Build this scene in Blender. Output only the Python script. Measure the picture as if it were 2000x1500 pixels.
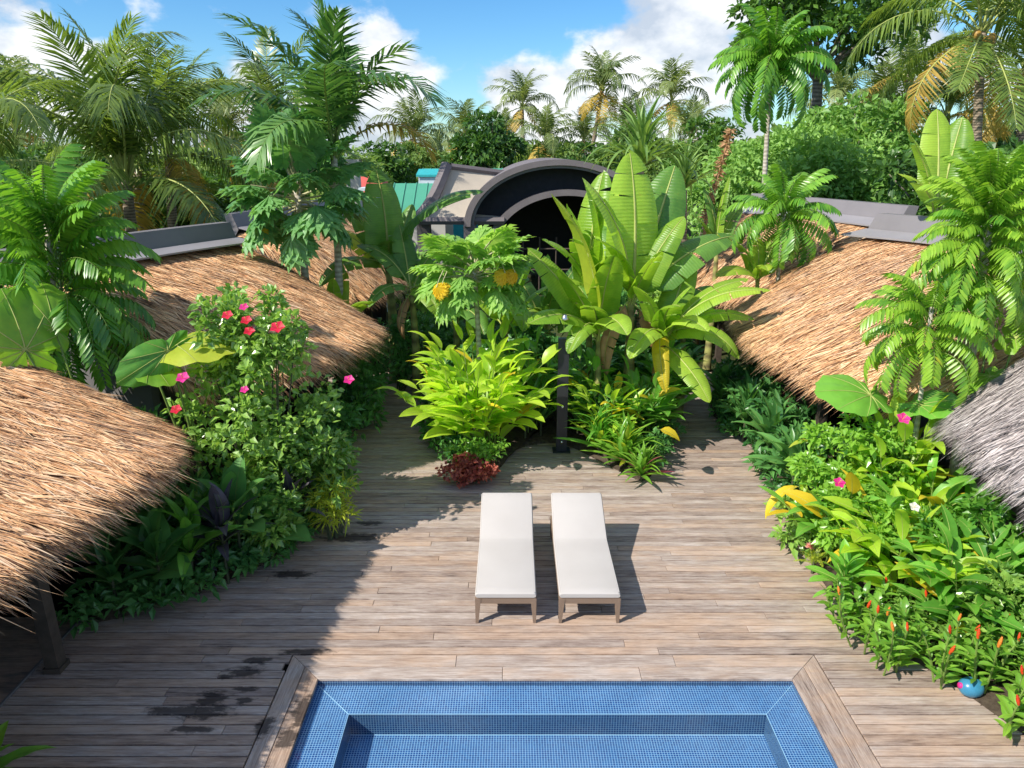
import bpy, math, random
import numpy as np
from mathutils import Matrix, Vector

random.seed(7)
rng = np.random.default_rng(7)
D = bpy.data
SC = bpy.context.scene
COL = SC.collection
for o in list(D.objects):
    D.objects.remove(o)

# ------------------------------------------------------------------ camera
CAMH, PITCH, FPX = 5.2, math.radians(18.0), 1387.0
cam = D.cameras.new('camera')
cam.sensor_fit = 'HORIZONTAL'; cam.sensor_width = 36.0
cam.lens = FPX / 2000 * 36.0
cam.clip_start = 0.05; cam.clip_end = 3000
camo = D.objects.new('camera', cam); COL.objects.link(camo)
camo.location = (0, 0, CAMH)
camo.rotation_euler = (math.pi / 2 - PITCH, 0, 0)
SC.camera = camo
SC.render.resolution_x = 1024; SC.render.resolution_y = 768

def ray(px, py):
    a = (px - 1000) / FPX; b = (py - 750) / FPX
    return Vector((a, math.cos(PITCH) - b * math.sin(PITCH), -math.sin(PITCH) - b * math.cos(PITCH)))
def P(px, py, Y):            # the point on a pixel's ray that is Y metres ahead
    d = ray(px, py); t = Y / d.y
    return Vector((0, 0, CAMH)) + d * t
def G(px, py, h=0.0):        # the point on a pixel's ray at height h
    d = ray(px, py); t = (h - CAMH) / d.z
    return Vector((0, 0, CAMH)) + d * t

# ------------------------------------------------------------------ sun, sky
SUNV = Vector((-0.93, -0.56, 1.0)).normalized()
ELEV = math.asin(SUNV.z); ROT = math.atan2(SUNV.x, SUNV.y)
sun = D.lights.new('sun', 'SUN'); sun.energy = 2.7; sun.angle = math.radians(0.53); sun.color = (1.0, 0.94, 0.84)
suno = D.objects.new('sun', sun); COL.objects.link(suno)
suno.rotation_euler = SUNV.to_track_quat('Z', 'Y').to_euler()
suno.location = SUNV * 60

W = D.worlds.new('World'); SC.world = W; W.use_nodes = True
nt = W.node_tree; nt.nodes.clear()
def N(tree, t, **kw):
    n = tree.nodes.new(t)
    for k, v in kw.items():
        setattr(n, k, v)
    return n
def link(tree, a, b): tree.links.new(a, b)
def mathn(tree, op, a, b=None, clamp=False):
    n = N(tree, 'ShaderNodeMath', operation=op); n.use_clamp = clamp
    for i, v in enumerate((a, b)):
        if v is None: continue
        if isinstance(v, (int, float)): n.inputs[i].default_value = v
        else: link(tree, v, n.inputs[i])
    return n.outputs[0]
sky = N(nt, 'ShaderNodeTexSky', sky_type='NISHITA', sun_disc=False)
sky.sun_elevation = ELEV; sky.sun_rotation = ROT % (2 * math.pi)
sky.air_density = 1.0; sky.dust_density = 0.3; sky.ozone_density = 2.5
tc = N(nt, 'ShaderNodeTexCoord')
dirv = tc.outputs['Generated']
mp = N(nt, 'ShaderNodeMapping'); mp.inputs['Scale'].default_value = (1, 1, 1.6); mp.inputs['Location'].default_value = (3.1, 0.4, 1.7)
link(nt, dirv, mp.inputs[0])
nz = N(nt, 'ShaderNodeTexNoise'); nz.inputs['Scale'].default_value = 9.5; nz.inputs['Detail'].default_value = 9
nz.inputs['Roughness'].default_value = 0.55
link(nt, mp.outputs[0], nz.inputs['Vector'])
# where banks of cumulus stand (and where the blue stays open), by direction
acc = nz.outputs[0]
CL = [(60, 130, .18, .15), (330, 130, .13, .14), (480, 170, .13, .18), (770, 170, .11, .26), (800, 240, .11, .22), (1000, 150, .09, .30),
      (1120, 190, .12, .22), (1290, 60, .14, .14), (1420, 130, .15, .12), (1750, 60, .16, .08), (1380, 260, .12, .08),
      (950, 40, .17, -.32), (430, 20, .13, -.30), (1100, 50, .08, -.14), (885, 200, .06, -.20), (170, 40, .06, -.14), (1350, 200, .06, -.14), (880, 290, .08, -.16), (1620, 130, .10, -.16), (620, 60, .08, -.14)]
for px, py, r, amp in CL:
    d = ray(px, py).normalized()
    vd = N(nt, 'ShaderNodeVectorMath', operation='DISTANCE'); link(nt, dirv, vd.inputs[0]); vd.inputs[1].default_value = d
    mr = N(nt, 'ShaderNodeMapRange', interpolation_type='SMOOTHSTEP')
    link(nt, vd.outputs['Value'], mr.inputs[0])
    mr.inputs[1].default_value = 0; mr.inputs[2].default_value = r * 1.25; mr.inputs[3].default_value = amp; mr.inputs[4].default_value = 0
    acc = mathn(nt, 'ADD', acc, mr.outputs[0])
cm = N(nt, 'ShaderNodeMapRange', interpolation_type='SMOOTHSTEP')
link(nt, acc, cm.inputs[0]); cm.inputs[1].default_value = 0.455; cm.inputs[2].default_value = 0.64
# grey undersides: same noise sampled a little higher tells how much cloud lies above
mp2 = N(nt, 'ShaderNodeMapping'); mp2.inputs['Scale'].default_value = (1, 1, 1.6); mp2.inputs['Location'].default_value = (3.16, 0.43, 1.62)
link(nt, dirv, mp2.inputs[0])
nz2 = N(nt, 'ShaderNodeTexNoise'); nz2.inputs['Scale'].default_value = 9.5; nz2.inputs['Detail'].default_value = 5
link(nt, mp2.outputs[0], nz2.inputs['Vector'])
sh = N(nt, 'ShaderNodeValToRGB'); link(nt, mathn(nt, 'ADD', mathn(nt, 'SUBTRACT', nz.outputs[0], nz2.outputs[0]), 0.5), sh.inputs[0])
sh.color_ramp.elements[0].position = .36; sh.color_ramp.elements[0].color = (1.75, 1.95, 2.25, 1)
sh.color_ramp.elements[1].position = .60; sh.color_ramp.elements[1].color = (3.2, 3.2, 3.2, 1)
hs = N(nt, 'ShaderNodeHueSaturation'); hs.inputs['Saturation'].default_value = 1.25; hs.inputs['Value'].default_value = .43
link(nt, sky.outputs[0], hs.inputs['Color'])
mx = N(nt, 'ShaderNodeMix', data_type='RGBA'); link(nt, mathn(nt, 'MULTIPLY', cm.outputs[0], .92), mx.inputs[0])
tn = N(nt, 'ShaderNodeMix', data_type='RGBA', blend_type='MULTIPLY'); tn.inputs[0].default_value = 1; tn.inputs[7].default_value = (.68, .93, 1.08, 1); link(nt, hs.outputs[0], tn.inputs[6])
link(nt, tn.outputs[2], mx.inputs[6]); link(nt, sh.outputs[0], mx.inputs[7])
bg = N(nt, 'ShaderNodeBackground'); bg.inputs[1].default_value = 0.15
link(nt, mx.outputs[2], bg.inputs[0])
wo = N(nt, 'ShaderNodeOutputWorld'); link(nt, bg.outputs[0], wo.inputs[0])

SC.render.engine = 'CYCLES'
vs = SC.view_settings
vs.view_transform = 'Standard'; vs.look = 'None'; vs.gamma = 1.0; vs.exposure = 1.28; vs.use_curve_mapping = False
SC.cycles.max_bounces = 8; SC.cycles.transparent_max_bounces = 12; SC.cycles.transmission_bounces = 6

# ------------------------------------------------------------------ mesh helpers
def hexa(v): return v
class MB:
    def __init__(s): s.V = []; s.F = []; s.R = []; s.n = 0
    def add(s, V, F, mi=0, rnd=0.5):
        V = np.asarray(V, float).reshape(-1, 3); F = np.asarray(F, int)
        s.V.append(V); s.F.append((F + s.n, mi))
        s.R.append(np.broadcast_to(np.asarray(rnd, float), (len(V),)).copy())
        s.n += len(V)
    def tube(s, pts, rad, n=7, mi=0, rnd=.5, cap=True):
        pts = np.asarray([tuple(p) for p in pts], float); m = len(pts)
        rad = np.broadcast_to(np.asarray(rad, float), (m,))
        t = np.gradient(pts, axis=0); t /= np.linalg.norm(t, axis=1, keepdims=True) + 1e-9
        ref = np.array([0, 0, 1.]) if abs(t[:, 2]).mean() < .8 else np.array([1., 0, 0])
        a = np.cross(t, ref); a /= np.linalg.norm(a, axis=1, keepdims=True) + 1e-9
        b = np.cross(t, a)
        an = np.arange(n) * 2 * np.pi / n
        V = pts[:, None] + rad[:, None, None] * (a[:, None] * np.cos(an)[None, :, None] + b[:, None] * np.sin(an)[None, :, None])
        i = np.arange(m - 1)[:, None] * n; j = np.arange(n)[None]; k = (j + 1) % n
        F = np.stack([i + j, i + k, i + n + k, i + n + j], -1).reshape(-1, 4)
        s.add(V, F, mi, rnd)
        if cap:
            c = s.n - m * n
            base = s.n
            s.add([pts[-1]], np.zeros((0, 3), int), mi, rnd)
            l = c + (m - 1) * n
            s.F.append((np.array([[l + q, l + (q + 1) % n, base] for q in range(n)]), mi))
    def box(s, lo, hi, mi=0, rnd=.5, R=None, T=None):
        x0, y0, z0 = lo; x1, y1, z1 = hi
        V = np.array([(x0, y0, z0), (x1, y0, z0), (x1, y1, z0), (x0, y1, z0), (x0, y0, z1), (x1, y0, z1), (x1, y1, z1), (x0, y1, z1)], float)
        if R is not None: V = V @ np.array(R.to_3x3()).T
        if T is not None: V = V + np.array(T)
        s.add(V, [(0, 3, 2, 1), (4, 5, 6, 7), (0, 1, 5, 4), (1, 2, 6, 5), (2, 3, 7, 6), (3, 0, 4, 7)], mi, rnd)
    def prism(s, poly, z0, z1, mi=0, rnd=.5):       # convex-ish polygon, counter-clockwise
        n = len(poly)
        V = [(x, y, z0) for x, y in poly] + [(x, y, z1) for x, y in poly]
        s.add(V, [(i, (i + 1) % n, n + (i + 1) % n, n + i) for i in range(n)], mi, rnd)
        b = s.n - 2 * n
        s.F.append((np.array([[b + n + i for i in range(n)]]), mi)); s.F.append((np.array([[b + i for i in reversed(range(n))]]), mi))
    def grid(s, V, mi=0, rnd=.5, flip=False):       # V: (a,b,3)
        V = np.asarray(V, float); a, b = V.shape[:2]
        i = np.arange(a - 1)[:, None] * b; j = np.arange(b - 1)[None]
        F = np.stack([i + j, i + j + 1, i + b + j + 1, i + b + j], -1).reshape(-1, 4)
        if flip: F = F[:, ::-1]
        if isinstance(rnd, np.ndarray): rnd = rnd.reshape(-1)
        s.add(V.reshape(-1, 3), F, mi, rnd)
    def leaves(s, B, Dr, Nn, L, Wd, fold=.25, droop=.15, rnd=None, mi=0, mid=.45):
        B = np.asarray(B, float); n = len(B)
        Dr = Dr / (np.linalg.norm(Dr, axis=1, keepdims=True) + 1e-9)
        S = np.cross(Dr, Nn); S /= np.linalg.norm(S, axis=1, keepdims=True) + 1e-9
        U = np.cross(S, Dr)
        L = np.broadcast_to(np.asarray(L, float), (n,))[:, None]; Wd = np.broadcast_to(np.asarray(Wd, float), (n,))[:, None]
        c = B + Dr * L * mid; t = B + Dr * L - np.array([0, 0, 1.]) * L * droop
        l = c - S * Wd * .5 + U * Wd * fold; r = c + S * Wd * .5 + U * Wd * fold
        V = np.stack([B, l, c, r, t], 1)
        k = np.arange(n)[:, None] * 5
        F = np.concatenate([k + np.array([[0, 2, 4, 1]]), k + np.array([[0, 3, 4, 2]])])
        if rnd is None: rnd = rng.random(n)
        s.add(V, F, mi, np.repeat(np.broadcast_to(rnd, (n,)), 5))
    def mesh(s, name, mats, smooth=True):
        me = D.meshes.new(name)
        V = np.concatenate(s.V); R = np.concatenate(s.R)
        if not isinstance(mats, (list, tuple)): mats = [mats]
        for m in mats: me.materials.append(m)
        lt, lv, mi = [], [], []
        for F, m in s.F:
            if len(F) == 0: continue
            lt.append(np.full(len(F), F.shape[1])); lv.append(F.reshape(-1)); mi.append(np.full(len(F), m))
        lt = np.concatenate(lt); lv = np.concatenate(lv); mi = np.concatenate(mi)
        me.vertices.add(len(V)); me.vertices.foreach_set('co', V.astype(np.float32).reshape(-1))
        me.loops.add(len(lv)); me.loops.foreach_set('vertex_index', lv.astype(np.int32))
        me.polygons.add(len(lt))
        me.polygons.foreach_set('loop_start', (np.cumsum(lt) - lt).astype(np.int32))
        me.polygons.foreach_set('loop_total', lt.astype(np.int32))
        me.polygons.foreach_set('material_index', mi.astype(np.int32))
        me.update(calc_edges=True)
        me.polygons.foreach_set('use_smooth', np.full(len(lt), smooth))
        at = me.attributes.new('rnd', 'FLOAT', 'POINT'); at.data.foreach_set('value', R.astype(np.float32))
        return me
    def build(s, name, mats, parent=None, loc=None, smooth=False):
        return put(name, s.mesh(name, mats, smooth), parent, loc)

def put(name, me, parent=None, loc=None, M=None):
    o = D.objects.new(name, me); COL.objects.link(o)
    if parent is not None: o.parent = parent
    if M is not None: o.matrix_local = M if parent is not None else M
    elif loc is not None: o.location = loc
    return o
LABELS = []
def tag(o, label, cat, group=None):
    o['label'] = label; o['category'] = cat
    if group: o['group'] = group
    LABELS.append(label)
    return o
def thing(name, label, cat, loc, group=None):
    o = D.objects.new(name, None); COL.objects.link(o); o.location = loc; o.empty_display_size = .1
    return tag(o, label, cat, group)
def struct(o): o['kind'] = 'structure'; return o
def stuff(o): o['kind'] = 'stuff'; return o

def place(name, me, root, base, tip, roll=0.0, wide=1.0, mat=None, up=(0, 0, 1), slot=0):
    """a leaf-like mesh whose length runs along +Y from 0 to 1, laid from base to tip (coordinates relative to root)"""
    base = Vector(base); tip = Vector(tip); y = tip - base; L = y.length; y.normalize()
    z = Vector(up); z = z - y * z.dot(y)
    if z.length < 1e-3: z = Vector((0, -1, 0)) - y * (-y.y)
    z.normalize(); x = y.cross(z)
    if roll:
        c, s_ = math.cos(roll), math.sin(roll); x, z = x * c + z * s_, z * c - x * s_
    M = Matrix(((x.x * L * wide, y.x * L, z.x * L, base.x), (x.y * L * wide, y.y * L, z.y * L, base.y), (x.z * L * wide, y.z * L, z.z * L, base.z), (0, 0, 0, 1)))
    o = D.objects.new(name, me); COL.objects.link(o); o.parent = root; o.matrix_local = M
    if mat is not None:
        o.material_slots[slot].link = 'OBJECT'; o.material_slots[slot].material = mat
    return o

# ------------------------------------------------------------------ materials
def newmat(name):
    m = D.materials.new(name); m.use_nodes = True
    t = m.node_tree; t.nodes.clear()
    out = N(t, 'ShaderNodeOutputMaterial')
    return m, t, out
def ramp(t, fac, stops):
    r = N(t, 'ShaderNodeValToRGB'); link(t, fac, r.inputs[0]); e = r.color_ramp.elements
    while len(e) < len(stops): e.new(.5)
    for q, (p, c) in zip(e, stops): q.position = p; q.color = (*c, 1)
    return r.outputs[0]
def noise(t, vec, scale, detail=4, rough=.5, dist=0):
    n = N(t, 'ShaderNodeTexNoise'); n.inputs['Scale'].default_value = scale; n.inputs['Detail'].default_value = detail
    n.inputs['Roughness'].default_value = rough; n.inputs['Distortion'].default_value = dist
    if vec is not None: link(t, vec, n.inputs['Vector'])
    return n.outputs[0]
def geo(t): return N(t, 'ShaderNodeNewGeometry').outputs['Position']
def objco(t): return N(t, 'ShaderNodeTexCoord').outputs['Object']
def rndattr(t):
    a = N(t, 'ShaderNodeAttribute'); a.attribute_name = 'rnd'; return a.outputs['Fac']
def mapped(t, vec, scale=(1, 1, 1), loc=(0, 0, 0)):
    m = N(t, 'ShaderNodeMapping'); m.inputs['Scale'].default_value = scale; m.inputs['Location'].default_value = loc
    link(t, vec, m.inputs[0]); return m.outputs[0]
def bsdf(t, out, color, rough=.6, spec=.4, bump=None, bstr=.3, bdist=.01, metal=0):
    b = N(t, 'ShaderNodeBsdfPrincipled')
    if isinstance(color, tuple): b.inputs['Base Color'].default_value = (*color, 1)
    else: link(t, color, b.inputs['Base Color'])
    if isinstance(rough, (int, float)): b.inputs['Roughness'].default_value = rough
    else: link(t, rough, b.inputs['Roughness'])
    b.inputs['Specular IOR Level'].default_value = spec; b.inputs['Metallic'].default_value = metal
    if bump is not None:
        bp = N(t, 'ShaderNodeBump'); bp.inputs['Strength'].default_value = bstr; bp.inputs['Distance'].default_value = bdist
        link(t, bump, bp.inputs['Height']); link(t, bp.outputs[0], b.inputs['Normal'])
    if out is not None: link(t, b.outputs[0], out.inputs[0])
    return b
def plain(name, c, rough=.6, spec=.4, var=.15, scale=6, bstr=.2, metal=0):
    m, t, out = newmat(name)
    n = noise(t, geo(t), scale, 6, .6)
    col = ramp(t, n, [(.25, tuple(x * (1 - var) for x in c)), (.75, tuple(min(1, x * (1 + var)) for x in c))])
    bsdf(t, out, col, rough, spec, noise(t, geo(t), scale * 12, 3), bstr, .004, metal)
    return m
LEAFK = {'tree_leaf_light': 1.9, 'coconut_leaf': 1.45, 'feather_palm_leaf': 1.75, 'ginger_leaf': 1.65, 'pinnate_leaf_bright': 1.25, 'hibiscus_leaf': 2.4, 'understory_leaf': 2.1, 'banana_leaf': 1.75, 'banana_leaf_dark': 1.7, 'shrub_leaf_bright': 1.45, 'ginger_leaf_dark': 1.9, 'papaya_leaf_dark': 2.4, 'lime_leaf': 1.15, 'yellow_leaf': 1.0, 'banana_leaf_yellow': 1.0, 'red_petal': 1, 'pink_petal': 1, 'pale_pink_petal': 1, 'cream_petal': 1, 'red_bract': 1, 'orange_bract': 1, 'dead_leaf': 1.2, 'coleus_leaf': 1.2}
def leafmat(name, dark, light, trans=.35, rough=.38, spec=.45, veins=0, spots=None, tint=(1.15, 1.12, .6)):
    m, t, out = newmat(name)
    k = LEAFK.get(name, 1.5); dark = tuple(min(.85, c * k) for c in dark); light = tuple(min(.85, c * k) for c in light)
    oi = N(t, 'ShaderNodeObjectInfo').outputs['Random']
    f = mathn(t, 'ADD', mathn(t, 'MULTIPLY', oi, .45), mathn(t, 'MULTIPLY', rndattr(t), .55))
    nn = noise(t, geo(t), 7, 3)
    f = mathn(t, 'ADD', f, mathn(t, 'MULTIPLY', mathn(t, 'SUBTRACT', nn, .5), .5), True)
    stops = [(.1, dark), (.8, light)]
    if spots: stops = [(.08, dark), (.72, light), (.93, light), (.99, spots)]
    col = ramp(t, f, stops)
    bump = None
    if veins:
        w = N(t, 'ShaderNodeTexWave'); w.bands_direction = 'Y'; w.inputs['Scale'].default_value = veins; w.inputs['Distortion'].default_value = 1.0
        w.inputs['Detail'].default_value = 1
        link(t, objco(t), w.inputs['Vector']); bump = w.outputs['Fac']
        mxc = N(t, 'ShaderNodeMix', data_type='RGBA', blend_type='MULTIPLY'); mxc.inputs[0].default_value = .22
        link(t, col, mxc.inputs[6]); link(t, ramp(t, bump, [(0, (.55, .6, .5)), (1, (1, 1, 1))]), mxc.inputs[7]); col = mxc.outputs[2]
    sp = N(t, 'ShaderNodeMix', data_type='RGBA'); link(t, ramp(t, noise(t, geo(t), 26, 3, .6), [(.60, (0, 0, 0)), (.74, (.55, .55, .55))]), sp.inputs[0]); link(t, col, sp.inputs[6])
    sp.inputs[7].default_value = (light[0] * .9 + .05, light[1] * .55 + .02, light[2] * .5, 1); col = sp.outputs[2]
    b = bsdf(t, None, col, rough, spec, bump, .35, .01)
    tr = N(t, 'ShaderNodeBsdfTranslucent')
    tm = N(t, 'ShaderNodeMix', data_type='RGBA', blend_type='MULTIPLY'); tm.inputs[0].default_value = 1
    link(t, col, tm.inputs[6]); tm.inputs[7].default_value = (tint[0] * 1.6, tint[1] * 1.6, tint[2] * 1.6, 1)
    link(t, tm.outputs[2], tr.inputs[0])
    ms = N(t, 'ShaderNodeMixShader'); ms.inputs[0].default_value = trans
    link(t, b.outputs[0], ms.inputs[1]); link(t, tr.outputs[0], ms.inputs[2]); link(t, ms.outputs[0], out.inputs[0])
    return m

M = {}
M['banana'] = leafmat('banana_leaf', (.09, .185, .016), (.245, .36, .04), .42, .36, .5, veins=14)
M['banana_dark'] = leafmat('banana_leaf_dark', (.035, .10, .016), (.11, .22, .035), .3, .36, .5, veins=14)
M['banana_yellow'] = leafmat('banana_leaf_yellow', (.55, .42, .03), (.68, .58, .05), .35, .45, .3, veins=14)
M['midrib'] = plain('midrib', (.38, .42, .12), .5, .3)
M['dead'] = leafmat('dead_leaf', (.18, .09, .04), (.42, .26, .14), .15, .7, .1)
M['ginger'] = leafmat('ginger_leaf', (.15, .27, .02), (.32, .44, .04), .48, .36, .45, spots=(.6, .55, .06))
M['ginger_dark'] = leafmat('ginger_leaf_dark', (.03, .11, .015), (.10, .24, .03), .32, .34, .5, spots=(.5, .45, .05))
M['yellow'] = leafmat('yellow_leaf', (.62, .42, .02), (.75, .60, .04), .35, .5, .3, tint=(1.1, 1, .5))
M['lime'] = leafmat('lime_leaf', (.20, .30, .03), (.42, .48, .05), .4, .4, .4)
M['coco'] = leafmat('coconut_leaf', (.045, .085, .018), (.16, .23, .045), .35, .33, .6)
M['coco_old'] = leafmat('coconut_leaf_old', (.20, .14, .03), (.42, .30, .07), .3, .5, .3)
M['coco_far'] = leafmat('coconut_leaf_far', (.045, .08, .025), (.15, .19, .06), .3, .45, .4)
M['feather'] = leafmat('feather_palm_leaf', (.02, .065, .016), (.085, .17, .04), .25, .3, .6)
M['pinnate'] = leafmat('pinnate_leaf', (.035, .125, .015), (.14, .29, .03), .33, .33, .55)
M['pinnate_bright'] = leafmat('pinnate_leaf_bright', (.07, .19, .02), (.24, .40, .04), .36, .33, .5, spots=(.5, .5, .05))
M['papaya'] = leafmat('papaya_leaf', (.10, .22, .05), (.24, .38, .09), .36, .45, .35)
M['papaya_dark'] = leafmat('papaya_leaf_dark', (.025, .085, .03), (.09, .18, .06), .28, .36, .5)
M['taro'] = leafmat('taro_leaf', (.06, .17, .015), (.18, .33, .03), .38, .35, .5)
M['hibiscus'] = leafmat('hibiscus_leaf', (.03, .085, .015), (.15, .235, .045), .3, .28, .8, spots=(.5, .42, .03))
M['shrub_bright'] = leafmat('shrub_leaf_bright', (.05, .16, .02), (.17, .32, .035), .32, .32, .55)
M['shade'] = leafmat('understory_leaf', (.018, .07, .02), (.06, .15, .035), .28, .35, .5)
M['purple'] = leafmat('purple_leaf', (.022, .02, .03), (.07, .06, .075), .12, .35, .5, tint=(1, .8, .9))
M['burgundy'] = leafmat('burgundy_leaf', (.10, .025, .035), (.30, .06, .09), .25, .4, .4, tint=(1.1, .7, .7))
M['coleus'] = leafmat('coleus_leaf', (.14, .03, .025), (.62, .19, .12), .25, .45, .3, tint=(1.1, .7, .6))
M['tree'] = leafmat('tree_leaf', (.016, .055, .012), (.075, .155, .025), .28, .34, .5)
M['tree_light'] = leafmat('tree_leaf_light', (.06, .14, .03), (.18, .29, .07), .3, .45, .35)
M['tree_far'] = leafmat('tree_leaf_far', (.06, .12, .03), (.18, .26, .07), .3, .5, .3)
M['pandan'] = leafmat('pandanus_leaf', (.05, .12, .025), (.18, .28, .07), .25, .35, .5)
M['red'] = leafmat('red_petal', (.55, .01, .03), (.75, .03, .08), .3, .45, .3, tint=(1, .6, .6))
M['pink'] = leafmat('pink_petal', (.70, .02, .22), (.85, .06, .36), .3, .45, .3, tint=(1, .6, .8))
M['palepink'] = leafmat('pale_pink_petal', (.75, .35, .30), (.85, .60, .50), .3, .5, .3, tint=(1, .8, .8))
M['white_petal'] = leafmat('cream_petal', (.78, .70, .60), (.85, .80, .72), .3, .5, .3, tint=(1, .95, .85))
M['stamen'] = plain('stamen', (.75, .45, .08), .6)
M['conered'] = leafmat('red_bract', (.50, .015, .015), (.80, .10, .02), .1, .35, .5, tint=(1, .5, .5))
M['coneorange'] = leafmat('orange_bract', (.60, .14, .02), (.78, .30, .05), .1, .4, .4, tint=(1, .6, .5))
M['stemgreen'] = plain('green_stem', (.16, .24, .05), .5)
M['stempale'] = plain('pale_stem', (.42, .40, .22), .6)
M['stemdark'] = plain('dark_stem', (.07, .08, .04), .7)
def barkmat(name, c1, c2, rings=9):
    m, t, out = newmat(name)
    g = geo(t)
    w = N(t, 'ShaderNodeTexWave'); w.bands_direction = 'Z'; w.inputs['Scale'].default_value = rings; w.inputs['Distortion'].default_value = 2.5; w.inputs['Detail'].default_value = 3
    link(t, g, w.inputs['Vector'])
    n = noise(t, g, 9, 6, .6)
    f = mathn(t, 'ADD', mathn(t, 'MULTIPLY', w.outputs['Fac'], .35), mathn(t, 'MULTIPLY', n, .75))
    bsdf(t, out, ramp(t, f, [(.25, c1), (.8, c2)]), .85, .2, f, .6, .02)
    return m
M['palmbark'] = barkmat('palm_bark', (.10, .075, .055), (.40, .32, .24), 4)
M['palebark'] = barkmat('pale_bark', (.30, .26, .20), (.58, .53, .45), 3)
M['bark'] = barkmat('tree_bark', (.06, .05, .04), (.24, .20, .16), 2)
M['pseudostem'] = barkmat('banana_stem', (.12, .10, .05), (.36, .36, .12), 1.2)
M['coconut'] = plain('coconut_husk', (.42, .24, .05), .5, .4, .3)

# ------------------------------------------------------------------ setting: ground, deck, pool
POOLX0, POOLX1, POOLY1 = -2.02, 2.92, 6.08
CW = 0.37                                # width of the timber coping (two boards)
def ringsheet(mb, x0, x1, y0, y1, hx0, hx1, hy0, hy1, z):
    V = [(x0, y0, z), (x1, y0, z), (x1, y1, z), (x0, y1, z), (hx0, hy0, z), (hx1, hy0, z), (hx1, hy1, z), (hx0, hy1, z)]
    mb.add(V, [(0, 1, 5, 4), (1, 2, 6, 5), (2, 3, 7, 6), (3, 0, 4, 7)])

m, t, out = newmat('soil_and_grass'); g = geo(t)
n1 = noise(t, g, .35, 5); n2 = noise(t, g, 5, 6, .65)
c = ramp(t, mathn(t, 'ADD', mathn(t, 'MULTIPLY', n1, .6), mathn(t, 'MULTIPLY', n2, .4)),
         [(.3, (.035, .028, .018)), (.5, (.05, .06, .022)), (.7, (.07, .10, .03))])
bsdf(t, out, c, .95, .1, n2, .8, .05); M['ground'] = m
mb = MB(); ringsheet(mb, -500, 500, -60, 900, POOLX0 - .3, POOLX1 + .3, -3, POOLY1 + .3, -.16)
struct(mb.build('ground', M['ground']))

m, t, out = newmat('dark_soil'); g = geo(t); n2 = noise(t, g, 14, 6, .7)
bsdf(t, out, ramp(t, n2, [(.3, (.04, .03, .022)), (.7, (.11, .085, .06))]), .95, .1, n2, .9, .04); M['soil'] = m

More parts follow.
